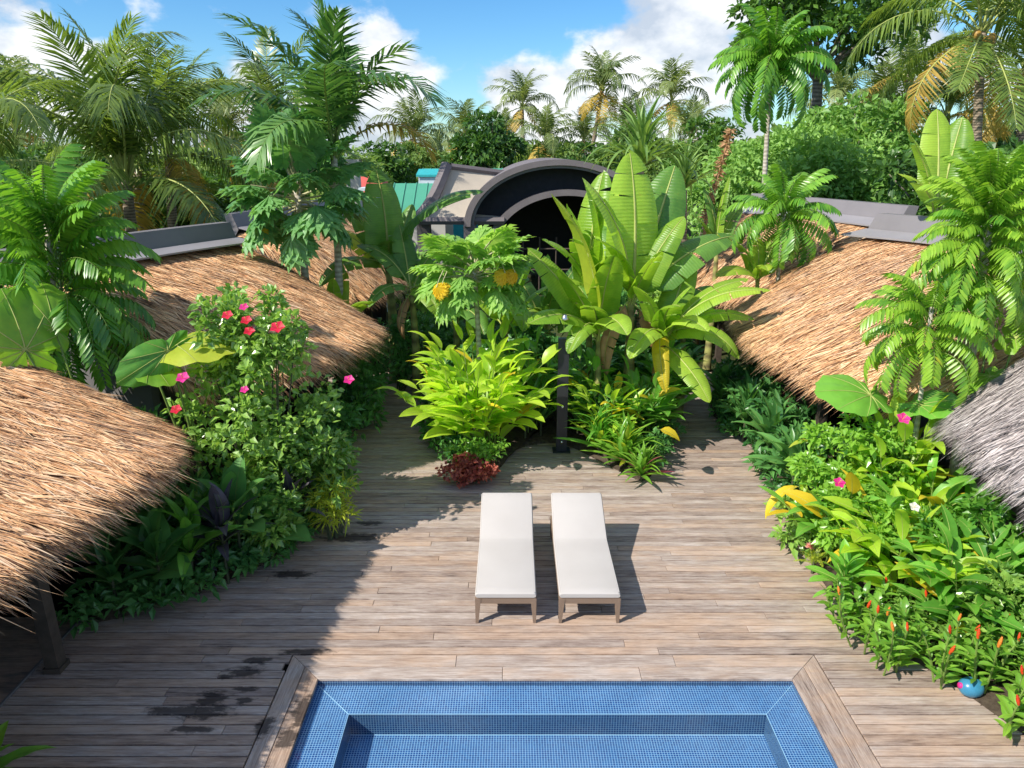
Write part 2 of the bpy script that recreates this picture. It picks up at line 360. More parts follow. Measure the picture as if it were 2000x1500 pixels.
# weathered timber
def woodmat(name, cols, wet=False, along='X', dark=1.0):
    m, t, out = newmat(name); g = geo(t); r = rndattr(t)
    cmb = N(t, 'ShaderNodeCombineXYZ')
    link(t, mathn(t, 'MULTIPLY', r, 37.0), cmb.inputs[0]); link(t, mathn(t, 'MULTIPLY', r, 91.0), cmb.inputs[1])
    va = N(t, 'ShaderNodeVectorMath', operation='ADD'); link(t, g, va.inputs[0]); link(t, cmb.outputs[0], va.inputs[1])
    sc = (1.6, 26, 1) if along == 'X' else (26, 1.6, 1)
    grain = noise(t, mapped(t, va.outputs[0], sc), 2.2, 8, .62, .6)
    fine = noise(t, mapped(t, va.outputs[0], tuple(q * 3 for q in sc)), 3.0, 4, .6)
    blot = noise(t, mapped(t, va.outputs[0], (1.2, 5, 1) if along == 'X' else (5, 1.2, 1)), 1.6, 7, .68)
    f = mathn(t, 'ADD', mathn(t, 'ADD', mathn(t, 'MULTIPLY', grain, .75), mathn(t, 'MULTIPLY', r, .17)), mathn(t, 'MULTIPLY', blot, .55))
    f = mathn(t, 'ADD', f, mathn(t, 'MULTIPLY', fine, .24))
    f = mathn(t, 'ADD', mathn(t, 'MULTIPLY', mathn(t, 'SUBTRACT', f, .85), 1.25), .87)
    col = ramp(t, mathn(t, 'SUBTRACT', f, .30), cols)
    # a few boards keep a warmer, newer brown
    wm = N(t, 'ShaderNodeMix', data_type='RGBA'); link(t, ramp(t, mathn(t, 'ADD', mathn(t, 'MULTIPLY', mathn(t, 'FRACT', mathn(t, 'MULTIPLY', r, 13.7)), .3), mathn(t, 'MULTIPLY', noise(t, mapped(t, g, (1, 3, 1)), 1.7, 6, .65), .8)), [(.48, (0, 0, 0)), (.75, (.8, .8, .8))]), wm.inputs[0])
    link(t, col, wm.inputs[6])
    link(t, ramp(t, f, [(.55, (.22, .14, .095)), (1.1, (.50, .35, .25))]), wm.inputs[7]); col = wm.outputs[2]
    rough = .72
    if wet:
        sx = N(t, 'ShaderNodeSeparateXYZ'); link(t, g, sx.inputs[0])
        wob = mathn(t, 'MULTIPLY', mathn(t, 'SUBTRACT', noise(t, mapped(t, g, (3, 7, 3)), 2.4, 5, .65), .5), 2.6)
        acc = None
        for px, py, rx, ry in WET:
            p = G(px, py); q = G(px + rx, py); q2 = G(px, py + ry)
            a = mathn(t, 'DIVIDE', mathn(t, 'SUBTRACT', sx.outputs[0], p.x), abs(q.x - p.x)); b = mathn(t, 'DIVIDE', mathn(t, 'SUBTRACT', sx.outputs[1], p.y), abs(q2.y - p.y))
            d = mathn(t, 'SQRT', mathn(t, 'ADD', mathn(t, 'MULTIPLY', a, a), mathn(t, 'MULTIPLY', b, b)))
            acc = d if acc is None else mathn(t, 'MINIMUM', acc, d)
        wetm = N(t, 'ShaderNodeMapRange'); link(t, mathn(t, 'ADD', acc, wob), wetm.inputs[0])
        wetm.inputs[1].default_value = .62; wetm.inputs[2].default_value = 1.08; wetm.inputs[3].default_value = 1; wetm.inputs[4].default_value = 0
        mm = N(t, 'ShaderNodeMix', data_type='RGBA', blend_type='MULTIPLY'); link(t, mathn(t, 'MULTIPLY', wetm.outputs[0], .9), mm.inputs[0]); link(t, col, mm.inputs[6])
        mm.inputs[7].default_value = (.13, .13, .14, 1); col = mm.outputs[2]
    h = mathn(t, 'ADD', grain, mathn(t, 'MULTIPLY', fine, .5))
    bsdf(t, out, col, rough, .3, h, .55, .006)
    return m
WET = [(385, 1390, 75, 16), (330, 1388, 50, 10), (415, 1365, 30, 20), (480, 1312, 36, 13), (505, 1290, 30, 8), (515, 1420, 18, 26), (600, 1273, 55, 7), (375, 1425, 50, 8),
       (570, 1122, 45, 9), (440, 1322, 20, 5), (480, 1368, 20, 8), (690, 1050, 60, 10), (720, 1022, 34, 5), (480, 1345, 26, 6), (590, 1388, 26, 34), (560, 1440, 22, 26)]
DECKC = [(.25, (.09, .066, .055)), (.45, (.265, .20, .167)), (.68, (.40, .33, .285)), (1.0, (.62, .545, .50))]
M['deck'] = woodmat('weathered_deck', DECKC, wet=True)
M['coping'] = woodmat('weathered_coping', DECKC, wet=True, along='Y')
M['underdeck'] = plain('dark_joint', (.012, .011, .010), .95, .05)

mb = MB(); ringsheet(mb, -7.4, 7.0, 2.2, 17.2, POOLX0 - .02, POOLX1 + .02, 2.0, POOLY1 + .02, -.06)
deck = struct(mb.build('deck', M['underdeck']))
boards = []                               # (x0,x1,y0,y1,rnd, poly or None)
PITCHB = .125; GAP = .014
row = 0; y = POOLY1 + CW + .01
def rowboards(y0, y1, xa, xb):
    x = xa - random.uniform(0, 3.2)
    while x < xb:
        L = random.choice((2.4, 3.0, 3.6, 4.2, 4.8)) + random.uniform(-.1, .1)
        a, b = max(x, xa), min(x + L, xb)
        if b - a > .12: boards.append(([(a + .002, y0), (b - .002, y0), (b - .002, y1), (a + .002, y1)], random.random()))
        x += L
while y < 16.9:
    rowboards(y + GAP / 2, y + PITCHB - GAP / 2, -5.05 if y < 8.6 else -6.4, 6.2); y += PITCHB
y = POOLY1 + CW + .01 - PITCHB
while y > 3.4:
    rowboards(y + GAP / 2, y + PITCHB - GAP / 2, -5.05, POOLX0 - CW - .008)
    rowboards(y + GAP / 2, y + PITCHB - GAP / 2, POOLX1 + CW + .008, 6.2); y -= PITCHB
boards.sort(key=lambda b: max(b[0][0][1], 4.6) + .05 * abs(b[0][0][0]))
vis = [b for b in boards if b[0][2][1] > 4.5]
front = vis[:285]; rest = [b for b in boards if not any(b is f for f in front)]
def board_add(mb, poly, r):
    dz = (r * 7.3 % 1 - .5) * .005
    n = len(poly); V = [(x, y, -.035) for x, y in poly] + [(x, y, dz - .004) for x, y in poly]
    cx = sum(p[0] for p in poly) / n; cy = sum(p[1] for p in poly) / n
    e = .004
    V += [(x + (e if x < cx else -e), y + (e if y < cy else -e), dz) for x, y in poly]
    F = [(i, (i + 1) % n, n + (i + 1) % n, n + i) for i in range(n)] + [(n + i, n + (i + 1) % n, 2 * n + (i + 1) % n, 2 * n + i) for i in range(n)]
    mb.add(V, F, 0, r); b = mb.n - 3 * n
    mb.F.append((np.array([[b + 2 * n + i for i in range(n)]]), 0))
for poly, r in front:
    mb = MB(); board_add(mb, poly, r); mb.build('board', M['deck'], deck)
mb = MB()
for poly, r in rest: board_add(mb, poly, r)
stuff(mb.build('far_boards', M['deck'], deck))
# coping: two mitred boards on each side of the pool
h = CW / 2
for k in range(2):
    a, b = k * h + (.004 if k else 0), (k + 1) * h - .004
    for x0, s in ((POOLX1, 1), (POOLX0, -1)):
        poly = [(x0 + s * a, 2.2), (x0 + s * b, 2.2), (x0 + s * b, POOLY1 + b - .003), (x0 + s * a, POOLY1 + a - .003)]
        if s < 0: poly = poly[::-1]
        mb = MB(); board_add(mb, poly, random.random()); mb.build('coping_board', M['coping'], deck)
    xs = [POOLX0 - a, -.1 - .5 * k, 1.35 + .4 * k, POOLX1 + a]
    for i in range(3):
        q0, q1 = xs[i] + .002, xs[i + 1] - .002
        poly = [(q0, POOLY1 + a), (q1, POOLY1 + a), (q1 + (b - a if i == 2 else 0), POOLY1 + b), (q0 - (b - a if i == 0 else 0), POOLY1 + b)]
        mb = MB(); board_add(mb, poly, .6 + .4 * random.random()); mb.build('coping_board', M['deck'], deck)

# pool basin with mosaic
def tilemat(name, ax, k=1.0):
    m, t, out = newmat(name); sx = N(t, 'ShaderNodeSeparateXYZ'); link(t, geo(t), sx.inputs[0])
    cb = N(t, 'ShaderNodeCombineXYZ'); link(t, sx.outputs[ax[0]], cb.inputs[0]); link(t, sx.outputs[ax[1]], cb.inputs[1])
    br = N(t, 'ShaderNodeTexBrick'); br.offset = 0; br.squash = 1
    for kk, v in (('Scale', 1.0), ('Mortar Size', .0028), ('Mortar Smooth', .1), ('Bias', 0), ('Brick Width', .026), ('Row Height', .026)): br.inputs[kk].default_value = v
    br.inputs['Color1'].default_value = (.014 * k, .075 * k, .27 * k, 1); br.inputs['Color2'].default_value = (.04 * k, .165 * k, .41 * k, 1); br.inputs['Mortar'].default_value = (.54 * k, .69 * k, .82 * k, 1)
    link(t, cb.outputs[0], br.inputs['Vector'])
    n = noise(t, geo(t), 2.2, 5, .6)
    mm = N(t, 'ShaderNodeMix', data_type='RGBA', blend_type='MULTIPLY'); mm.inputs[0].default_value = 1; link(t, br.outputs['Color'], mm.inputs[6])
    link(t, ramp(t, n, [(.3, (.72, .80, .86)), (.7, (1, 1, 1))]), mm.inputs[7])
    bsdf(t, out, mm.outputs[2], .18, .5, br.outputs['Fac'], -.4, .003)
    return m
M['tile_h'] = tilemat('mosaic_flat', (0, 1)); M['tile_x'] = tilemat('mosaic_far_wall', (0, 2), .55); M['tile_y'] = tilemat('mosaic_side_wall', (1, 2), .6)  # wall tile colours darkened to stand in for dimming under the water
pool = MB(); Yn = -3.0
LZ, FZ, LW = -.085, -.34, .40
X0, X1, Y1 = POOLX0, POOLX1, POOLY1
a0, a1, b1 = X0 + LW, X1 - LW, Y1 - LW
# ledge (mitred, three pieces), walls, bench floor
pool.add([(X0, Y1, LZ), (X1, Y1, LZ), (a1, b1, LZ), (a0, b1, LZ)], [(3, 2, 1, 0)], 0)
pool.add([(X0, Yn, LZ), (X0, Y1, LZ), (a0, b1, LZ), (a0, Yn, LZ)], [(3, 2, 1, 0)], 0)
pool.add([(X1, Yn, LZ), (X1, Y1, LZ), (a1, b1, LZ), (a1, Yn, LZ)], [(0, 1, 2, 3)], 0)
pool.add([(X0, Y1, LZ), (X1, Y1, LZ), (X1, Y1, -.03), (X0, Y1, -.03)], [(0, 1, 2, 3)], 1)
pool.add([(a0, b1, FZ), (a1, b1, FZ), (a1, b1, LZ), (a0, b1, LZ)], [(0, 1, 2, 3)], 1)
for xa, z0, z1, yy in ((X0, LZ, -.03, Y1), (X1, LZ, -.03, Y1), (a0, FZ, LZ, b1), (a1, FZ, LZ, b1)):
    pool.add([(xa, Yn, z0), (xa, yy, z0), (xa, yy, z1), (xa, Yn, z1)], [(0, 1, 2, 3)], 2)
pool.add([(a0, Yn, FZ), (a1, Yn, FZ), (a1, b1, FZ), (a0, b1, FZ)], [(0, 1, 2, 3)], 0)
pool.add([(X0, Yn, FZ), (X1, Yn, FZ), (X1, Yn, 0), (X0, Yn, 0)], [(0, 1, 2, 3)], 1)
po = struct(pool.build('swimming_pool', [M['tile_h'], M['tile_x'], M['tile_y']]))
mb = MB()                                   # pale grout beads along the ledge edge and the mitres
gb = plain('grout', (.55, .72, .85), .5); bw = .006
for p, q in (((a0, b1), (a1, b1)), ((a0, b1), (a0, Yn)), ((a1, b1), (a1, Yn)), ((X0, Y1), (a0, b1)), ((X1, Y1), (a1, b1))):
    mb.tube([(p[0], p[1], LZ), (q[0], q[1], LZ)], .004, 5)
mb.tube([(a0, b1, FZ), (a1, b1, FZ)], .004, 5)
mb.build('grout_line', gb, po)
m, t, out = newmat('pool_water')
tr = N(t, 'ShaderNodeBsdfTransparent'); tr.inputs[0].default_value = (.80, .93, .985, 1)
gl = N(t, 'ShaderNodeBsdfGlossy'); gl.inputs['Roughness'].default_value = .02
fr = N(t, 'ShaderNodeFresnel'); fr.inputs[0].default_value = 1.33
bp = N(t, 'ShaderNodeBump'); bp.inputs['Strength'].default_value = .04; bp.inputs['Distance'].default_value = .02
link(t, noise(t, geo(t), 9, 3), bp.inputs['Height']); link(t, bp.outputs[0], gl.inputs['Normal']); link(t, bp.outputs[0], fr.inputs['Normal'])
ms = N(t, 'ShaderNodeMixShader'); link(t, fr.outputs[0], ms.inputs[0]); link(t, tr.outputs[0], ms.inputs[1]); link(t, gl.outputs[0], ms.inputs[2])
link(t, ms.outputs[0], out.inputs[0])
mb = MB(); mb.add([(X0 + .002, Yn + .01, -.05), (X1 - .002, Yn + .01, -.05), (X1 - .002, Y1 - .002, -.05), (X0 + .002, Y1 - .002, -.05)], [(0, 1, 2, 3)])
struct(mb.build('water', m))

# planting beds: mounded soil
def bed(name, outline, hgt=.10):
    mb = MB(); o = np.array(outline, float); c = o.mean(0); rings = []
    for s, z in ((1, -.055), (.985, .02), (.9, hgt * .6), (.5, hgt), (0.02, hgt)):
        p = c + (o - c) * s; rings.append(np.column_stack([p, np.full(len(p), z)]))
    R = np.array(rings); R = np.concatenate([R, R[:, :1]], 1)
    mb.grid(R); ob = mb.build(name, M['soil'], smooth=True); struct(ob)
def smooth_loop(pts, k=6):
    n = len(pts); out = []
    for i in range(n):
        p0, p1, p2, p3 = [np.array(pts[(i + j - 1) % n], float) for j in range(4)]
        for q in range(k):
            s = q / k
            out.append(.5 * ((2 * p1) + (-p0 + p2) * s + (2 * p0 - 5 * p1 + 4 * p2 - p3) * s * s + (-p0 + 3 * p1 - 3 * p2 + p3) * s ** 3))
    return out
bed('planting_bed_left', smooth_loop([(-4.95, 7.0), (-3.9, 7.6), (-3.25, 8.3), (-2.95, 9.3), (-3.1, 11), (-3.3, 13), (-3.5, 15.2), (-5, 15.2), (-6.6, 12), (-6.6, 9), (-5.2, 8.4)]))
bed('planting_bed_right', smooth_loop([(5.2, 4.9), (4.5, 6.0), (4.05, 6.9), (3.95, 7.8), (4.1, 9), (4.35, 10.6), (4.45, 12.4), (4.2, 14.2), (5, 15.2), (7, 13), (7.4, 9), (6.6, 6)]))
bed('planting_bed_centre', smooth_loop([(-.7, 10.75), (-1.1, 11.6), (-1.5, 13), (-1.7, 15), (-1.2, 17.2), (1.2, 17.8), (3.4, 17.2), (3.3, 15), (2.9, 13), (2.6, 11.6), (2.2, 10.75), (1.6, 11.5), (.9, 12.35), (.1, 12.1), (-.25, 11.2)]))

# ------------------------------------------------------------------ thatched huts
def thatchmat(name, stops, rough=.75):
    m, t, out = newmat(name); r = rndattr(t)
    n = noise(t, geo(t), 1.1, 4, .6); n2 = noise(t, geo(t), 18, 2)
    f = mathn(t, 'ADD', mathn(t, 'MULTIPLY', r, .8), mathn(t, 'MULTIPLY', mathn(t, 'SUBTRACT', n, .5), .45)); f = mathn(t, 'ADD', f, mathn(t, 'MULTIPLY', mathn(t, 'SUBTRACT', n2, .5), .35))
    col = ramp(t, f, stops)
    gm = N(t, 'ShaderNodeMix', data_type='RGBA'); link(t, ramp(t, mathn(t, 'ADD', noise(t, geo(t), .8, 5, .65), mathn(t, 'MULTIPLY', mathn(t, 'SUBTRACT', mathn(t, 'FRACT', mathn(t, 'MULTIPLY', r, 17.3)), .5), .5)), [(.5, (0, 0, 0)), (.9, (.6, .6, .6))]), gm.inputs[0])
    link(t, col, gm.inputs[6]); link(t, ramp(t, f, [(0, (.13, .10, .10)), (.9, (.66, .54, .47))]), gm.inputs[7])
    bsdf(t, out, gm.outputs[2], rough, .2, n2, .3, .005)
    return m
M['thatch_tan'] = thatchmat('tan_thatch', [(.0, (.14, .07, .045)), (.2, (.54, .28, .13)), (.55, (.88, .53, .27)), (.9, (.93, .70, .44))])
M['thatch_grey'] = thatchmat('grey_thatch', [(.0, (.12, .10, .10)), (.25, (.36, .315, .30)), (.6, (.56, .50, .48)), (.9, (.70, .63, .61))])
M['thatch_under'] = plain('thatch_underlay', (.16, .09, .055), .95, .05, .4, 20)
M['thatch_under_grey'] = plain('thatch_underlay_grey', (.09, .08, .075), .95, .05, .4, 20)
M['cap'] = plain('grey_ridge_metal', (.19, .175, .185), .45, .5, .10, 1.5, .05)
M['cap_pale'] = plain('grey_ridge_apron', (.27, .255, .27), .45, .5, .10, 1.5, .05)
M['darkwood'] = plain('dark_timber', (.075, .058, .046), .7, .3, .3, 8)
M['hutwall'] = plain('grey_hut_wall', (.16, .15, .15), .8, .2, .15, 3)

def catmull(pts, n):
    pts = np.array(pts, float); k = len(pts); out = []
    for u in np.linspace(0, k - 1, n):
        i = min(int(u), k - 2); s = u - i
        p0 = pts[max(i - 1, 0)]; p1 = pts[i]; p2 = pts[i + 1]; p3 = pts[min(i + 2, k - 1)]
        out.append(.5 * ((2 * p1) + (-p0 + p2) * s + (2 * p0 - 5 * p1 + 4 * p2 - p3) * s * s + (-p0 + 3 * p1 - 3 * p2 + p3) * s ** 3))
    return np.array(out)
def hut(label, ridge, eave, nstraw, tan=True, bulge=.28, capped=True, sc=1.0, posts=True, floor=None):
    nu, nv = 48, 24
    R = catmull(ridge, nu); E = catmull(eave, nu)
    base = Vector(((R[:, 0].mean() + E[:, 0].mean()) / 2, (R[:, 1].mean() + E[:, 1].mean()) / 2, 0)); b3 = np.array(base)
    root = thing('thatched_hut', label, 'hut', base)
    R = R - b3; E = E - b3
    v = np.linspace(0, 1, nv)
    S = R[:, None] * (1 - v)[None, :, None] + E[:, None] * v[None, :, None]
    S[..., 2] += bulge * np.sin(np.pi * v ** .9)[None]
    uu = np.linspace(0, 1, nu)
    edge = np.clip((np.abs(uu - .5) - .36) / .14, 0, 1) ** 2           # the two rakes turn down
    S[..., 2] -= edge[:, None] * .16 * (1 - .5 * v)[None]
    lump = rng.normal(0, .018, (nu // 3 + 2, nv // 3 + 2))
    S[..., 2] += np.kron(lump, np.ones((3, 3)))[:nu, :nv] * .35
    mt, mu = (M['thatch_tan'], M['thatch_under']) if tan else (M['thatch_grey'], M['thatch_under_grey'])
    shell = MB(); up = S[0, 0] * 0
    low = S - np.array([0, 0, .16])
    flip = np.cross(S[1, 0] - S[0, 0], S[0, 1] - S[0, 0])[2] < 0
    shell.grid(S, 0, flip=flip); shell.grid(low, 0, flip=not flip)
    for A, B in ((S[:, -1], low[:, -1]), (S[:, 0], low[:, 0]), (S[0], low[0]), (S[-1], low[-1])):
        shell.grid(np.stack([A, B]), 0)
    shell.build('roof', mu, root, smooth=True)
    # straw: bundles lying down the slope, tips lifted
    def surf(u, vv):
        x = u * (nu - 1); y = np.clip(vv, 0, 1) * (nv - 1); i = np.clip(x.astype(int), 0, nu - 2); j = np.clip(y.astype(int), 0, nv - 2)
        fx = (x - i)[:, None]; fy = (y - j)[:, None]
        p = S[i, j] * (1 - fx) * (1 - fy) + S[i + 1, j] * fx * (1 - fy) + S[i, j + 1] * (1 - fx) * fy + S[i + 1, j + 1] * fx * fy
        dv = S[i, j + 1] * (1 - fx) + S[i + 1, j + 1] * fx - S[i, j] * (1 - fx) - S[i + 1, j] * fx
        du = S[i + 1, j] - S[i, j]
        nn = np.cross(du, dv); nn /= np.linalg.norm(nn, axis=1, keepdims=True); nn *= np.sign(nn[:, 2:3])
        dv /= np.linalg.norm(dv, axis=1, keepdims=True); du /= np.linalg.norm(du, axis=1, keepdims=True)
        return p, dv, du, nn
    n = nstraw; mb = MB()
    u = rng.random(n); vv = rng.random(n) ** .85 * 1.0
    rows = 26                                              # loosely layered courses
    vv = np.clip((np.floor(vv * rows) + rng.normal(.5, .35, n)) / rows, 0, 1)
    p, dv, du, nn = surf(u, vv)
    L = rng.uniform(.22, .50, n) * sc; wd = rng.uniform(.010, .027, n) * sc
    lift = rng.uniform(.0, .075, n)
    nb = max(8, n // 9); kb = rng.integers(0, nb, n); ub = rng.random(nb); vb = rng.random(nb) ** .85; ub[0] = .5
    elen = np.linalg.norm(E[1:] - E[:-1], axis=1).sum(); slen = np.linalg.norm(S[nu // 2, -1] - S[nu // 2, 0])
    u = np.clip(ub[kb] + rng.normal(0, .045, n) / elen, 0, 1); vv = np.clip(vb[kb] + rng.normal(0, .06, n) / slen, 0, 1)
    p, dv, du, nn = surf(u, vv)
    side = rng.normal(0, .20, nb)[kb] + rng.normal(0, .07, n); lift = np.abs(rng.normal(.02, .045, nb))[kb] + rng.uniform(0, .05, n)
    d = dv + du * side[:, None] + nn * lift[:, None]
    mb.leaves(p - dv * (L * .5)[:, None] + nn * rng.uniform(.0, .035, n)[:, None], d, nn, L, wd, 0.1, .02, mid=.35)
    # eave fringe and rakes
    m2 = n // 4
    u = rng.random(m2); p, dv, du, nn = surf(u, rng.uniform(.93, 1, m2))
    L = (.16 + .34 * rng.random(m2) ** 1.6 + .28 * (rng.random(m2) < .10)) * (.5 + .5 * sc)
    d = dv + du * rng.normal(0, .20, m2)[:, None] - np.array([0, 0, 1.]) * rng.uniform(-.08, .22, m2)[:, None]
    mb.leaves(p - nn * rng.uniform(0, .14, m2)[:, None] - dv * (L * .4)[:, None], d, nn, L, rng.uniform(.008, .020, m2) * sc, .1, .06, mid=.35)
    for ue, sg in ((0, -1), (1, 1)):
        k = n // 14
        p, dv, du, nn = surf(np.clip(ue - sg * np.abs(rng.normal(0, .015, k)), 0, 1), rng.random(k))
        d = dv * .9 + du * sg * rng.uniform(.05, .5, k)[:, None] - np.array([0, 0, 1.]) * rng.uniform(0, .3, k)[:, None]
        mb.leaves(p - nn * rng.uniform(0, .12, k)[:, None], d, nn, rng.uniform(.2, .45, k) * sc, rng.uniform(.008, .02, k) * sc, .1, .05, mid=.35)
    stuff(mb.build('thatch', mt, root))
    # metal ridge: apron on the thatch and an upstand behind it
    if capped:
        lin = np.linspace(0, 1, nu)[:, None]; T = (R[0] * (1 - lin) + R[-1] * lin) * .5 + R * .5 + np.array([0, 0, .13]); dvv = (E - R) * np.array([1, 1, .62]); dvv /= np.linalg.norm(dvv, axis=1, keepdims=True)
        ap = T + dvv * .52; ap[:, 2] += .02
        ap[:, 2] += .05
        mb = MB(); mb.grid(np.stack([T, ap])); mb.grid(np.stack([T - [0, 0, .03], ap - [0, 0, .03]])); mb.grid(np.stack([ap, ap - [0, 0, .03]]))
        mb.grid(np.stack([[T[0], ap[0]], [T[0] - [0, 0, .03], ap[0] - [0, 0, .03]]])); mb.grid(np.stack([[T[-1], ap[-1]], [T[-1] - [0, 0, .03], ap[-1] - [0, 0, .03]]]))
        cap = mb.build('ridge_apron', M['cap_pale'], root)
        out_ = -dvv.copy(); out_[:, 2] = 0; out_ /= np.linalg.norm(out_, axis=1, keepdims=True)
        k = 6
        for a in range(0, k):                                # upstand in panels with seams
            i0, i1 = a * (nu - 1) // k, (a + 1) * (nu - 1) // k
            s = slice(i0, i1 + 1); q0 = T[s] + out_[s] * .01 - [0, 0, .06]; q1 = q0 + out_[s] * .16 + [0, 0, .36]; th = out_[s] * .22
            mb = MB(); mb.grid(np.stack([q0, q1, q1 + th, q0 + th - [0, 0, .3]]))
            for e in (0, -1): mb.add([q0[e], q1[e], q1[e] + th[e], q0[e] + th[e] - [0, 0, .3]], [(0, 1, 2, 3)])
            if a < k - 1: pass
            mb.build('ridge_upstand_panel', M['cap'], root)
    # frame below
    inn = R - E; inn[:, 2] = 0; inn /= np.linalg.norm(inn, axis=1, keepdims=True)
    if posts:
        bl = E + inn * .85; bl[:, 2] = E[:, 2] - .06
        mb = MB(); mb.tube(bl[4:-4], .06, 6); mb.build('eave_beam', M['darkwood'], root)
        for i in (5, nu // 2, nu - 6):
            q = bl[i]; mb = MB(); mb.box((q[0] - .07, q[1] - .07, -.05), (q[0] + .07, q[1] + .07, q[2])); mb.box((q[0] - .09, q[1] - .09, -.05), (q[0] + .09, q[1] + .09, .06)); mb.build('post', M['darkwood'], root)
    wl = R + inn * .02; wl[:, 2] = R[:, 2] - .12
    mb = MB(); lo = wl.copy(); lo[:, 2] = -.1
    mb.grid(np.stack([wl, lo])); mb.grid(np.stack([wl + inn * .1, lo + inn * .1])); mb.grid(np.stack([wl, wl + inn * .1]))
    mb.build('back_wall', M['hutwall'], root)
    for e in (0, -1):                                       # side walls, set in from the rakes
        i = 3 if e == 0 else nu - 4
        a = S[i, 1] - [0, 0, .2]; b = S[i, 15] - [0, 0, .2]
        tv = (S[i + 1, 1] - S[i, 1]); tv[2] = 0; tv = tv / np.linalg.norm(tv) * .06
        V = []
        for q in (a, b):
            V += [q - tv, q + tv, [q[0] - tv[0], q[1] - tv[1], -.1], [q[0] + tv[0], q[1] + tv[1], -.1]]
        mb = MB(); mb.add(V, [(0, 2, 6, 4), (1, 5, 7, 3), (0, 4, 5, 1), (4, 6, 7, 5)]); mb.build('side_wall', M['hutwall'], root)
    if floor:
        (x0, y0), (x1, y1) = floor
        mb = MB(); mb.box((x0 - base.x, y0 - base.y, -.05), (x1 - base.x, y1 - base.y, .008)); mb.build('floor', M['hutfloor'], root)
        mb = MB(); mb.box((x1 - base.x, y0 - base.y, -.05), (x1 - base.x + .02, y1 - base.y, .02)); mb.build('floor_trim', M['hutwall'], root)
    return root
M['hutfloor'] = woodmat('hut_floor', [(.3, (.05, .045, .042)), (.6, (.11, .10, .09)), (1, (.17, .15, .14))])
hut('tan thatched hut nearest the camera, its shaggy eave over the shaded deck', [(-9.4, 1.8, 3.4), (-9.3, 4.5, 3.45), (-9.2, 7, 3.45), (-8.8, 8.6, 3.4), (-8.3, 9.2, 3.3)],
    [(-4.3, .9, 1.95), (-4.14, 4.0, 2.0), (-4.0, 6.0, 2.0), (-3.86, 7.3, 2.0), (-4.25, 8.15, 2.05)], 42000, sc=1.15, bulge=.09, capped=False, floor=((-9, 2.2), (-5.07, 7.1)))
hut('tan thatched hut with grey ridge cap behind the red hibiscus', [(-7.6, 10.8, 3.36), (-7.1, 11.8, 3.4), (-6.65, 12.9, 3.42), (-6.1, 14.2, 3.42), (-5.75, 15.1, 3.4)],
    [(-4.6, 9.85, 2.05), (-3.45, 10.4, 2.02), (-2.9, 11.55, 2.02), (-2.55, 12.9, 2.02), (-2.9, 13.8, 2.08)], 26000, sc=1.3, bulge=.12)
hut('tan thatched hut with grey ridge cap behind the slim papaya trunk', [(-6.5, 17.2, 3.4), (-6.0, 18.4, 3.45), (-5.5, 20, 3.5), (-5.1, 21.8, 3.5)],
    [(-4.0, 16.2, 1.95), (-3.2, 17, 1.9), (-2.9, 19, 1.9), (-3.1, 21, 1.98)], 12000, sc=1.1)
hut('large tan thatched hut right of the banana clump', [(9.4, 8.9, 3.55), (8.8, 10, 3.65), (8.2, 11.6, 3.7), (7.6, 13.4, 3.68), (7.2, 14.7, 3.62)],
    [(5.4, 9.15, 2.1), (4.6, 9.6, 2.08), (4.35, 10.9, 2.08), (4.3, 13.0, 2.06), (4.7, 14.8, 2.08)], 32000, sc=1.2, bulge=.14)
hut('tan thatched hut half hidden behind banana leaves on the far right', [(8.3, 15.6, 3.7), (7.7, 17, 3.72), (7.1, 19, 3.72), (6.7, 21, 3.68)],
    [(5.5, 15.7, 1.98), (4.75, 17.2, 1.9), (4.6, 19, 1.9), (5.0, 20.9, 1.98)], 12000, sc=1.1)
hut('grey weathered thatched hut at the right edge of the photo', [(9.0, 2.5, 4.6), (9.0, 5, 4.7), (8.9, 7, 4.6), (8.7, 8.7, 4.35)],
    [(5.35, 2.6, 2.05), (5.2, 5.2, 2.05), (5.2, 7.0, 2.05), (5.5, 8.45, 2.1)], 40000, tan=False, capped=False, sc=.95, bulge=.12)

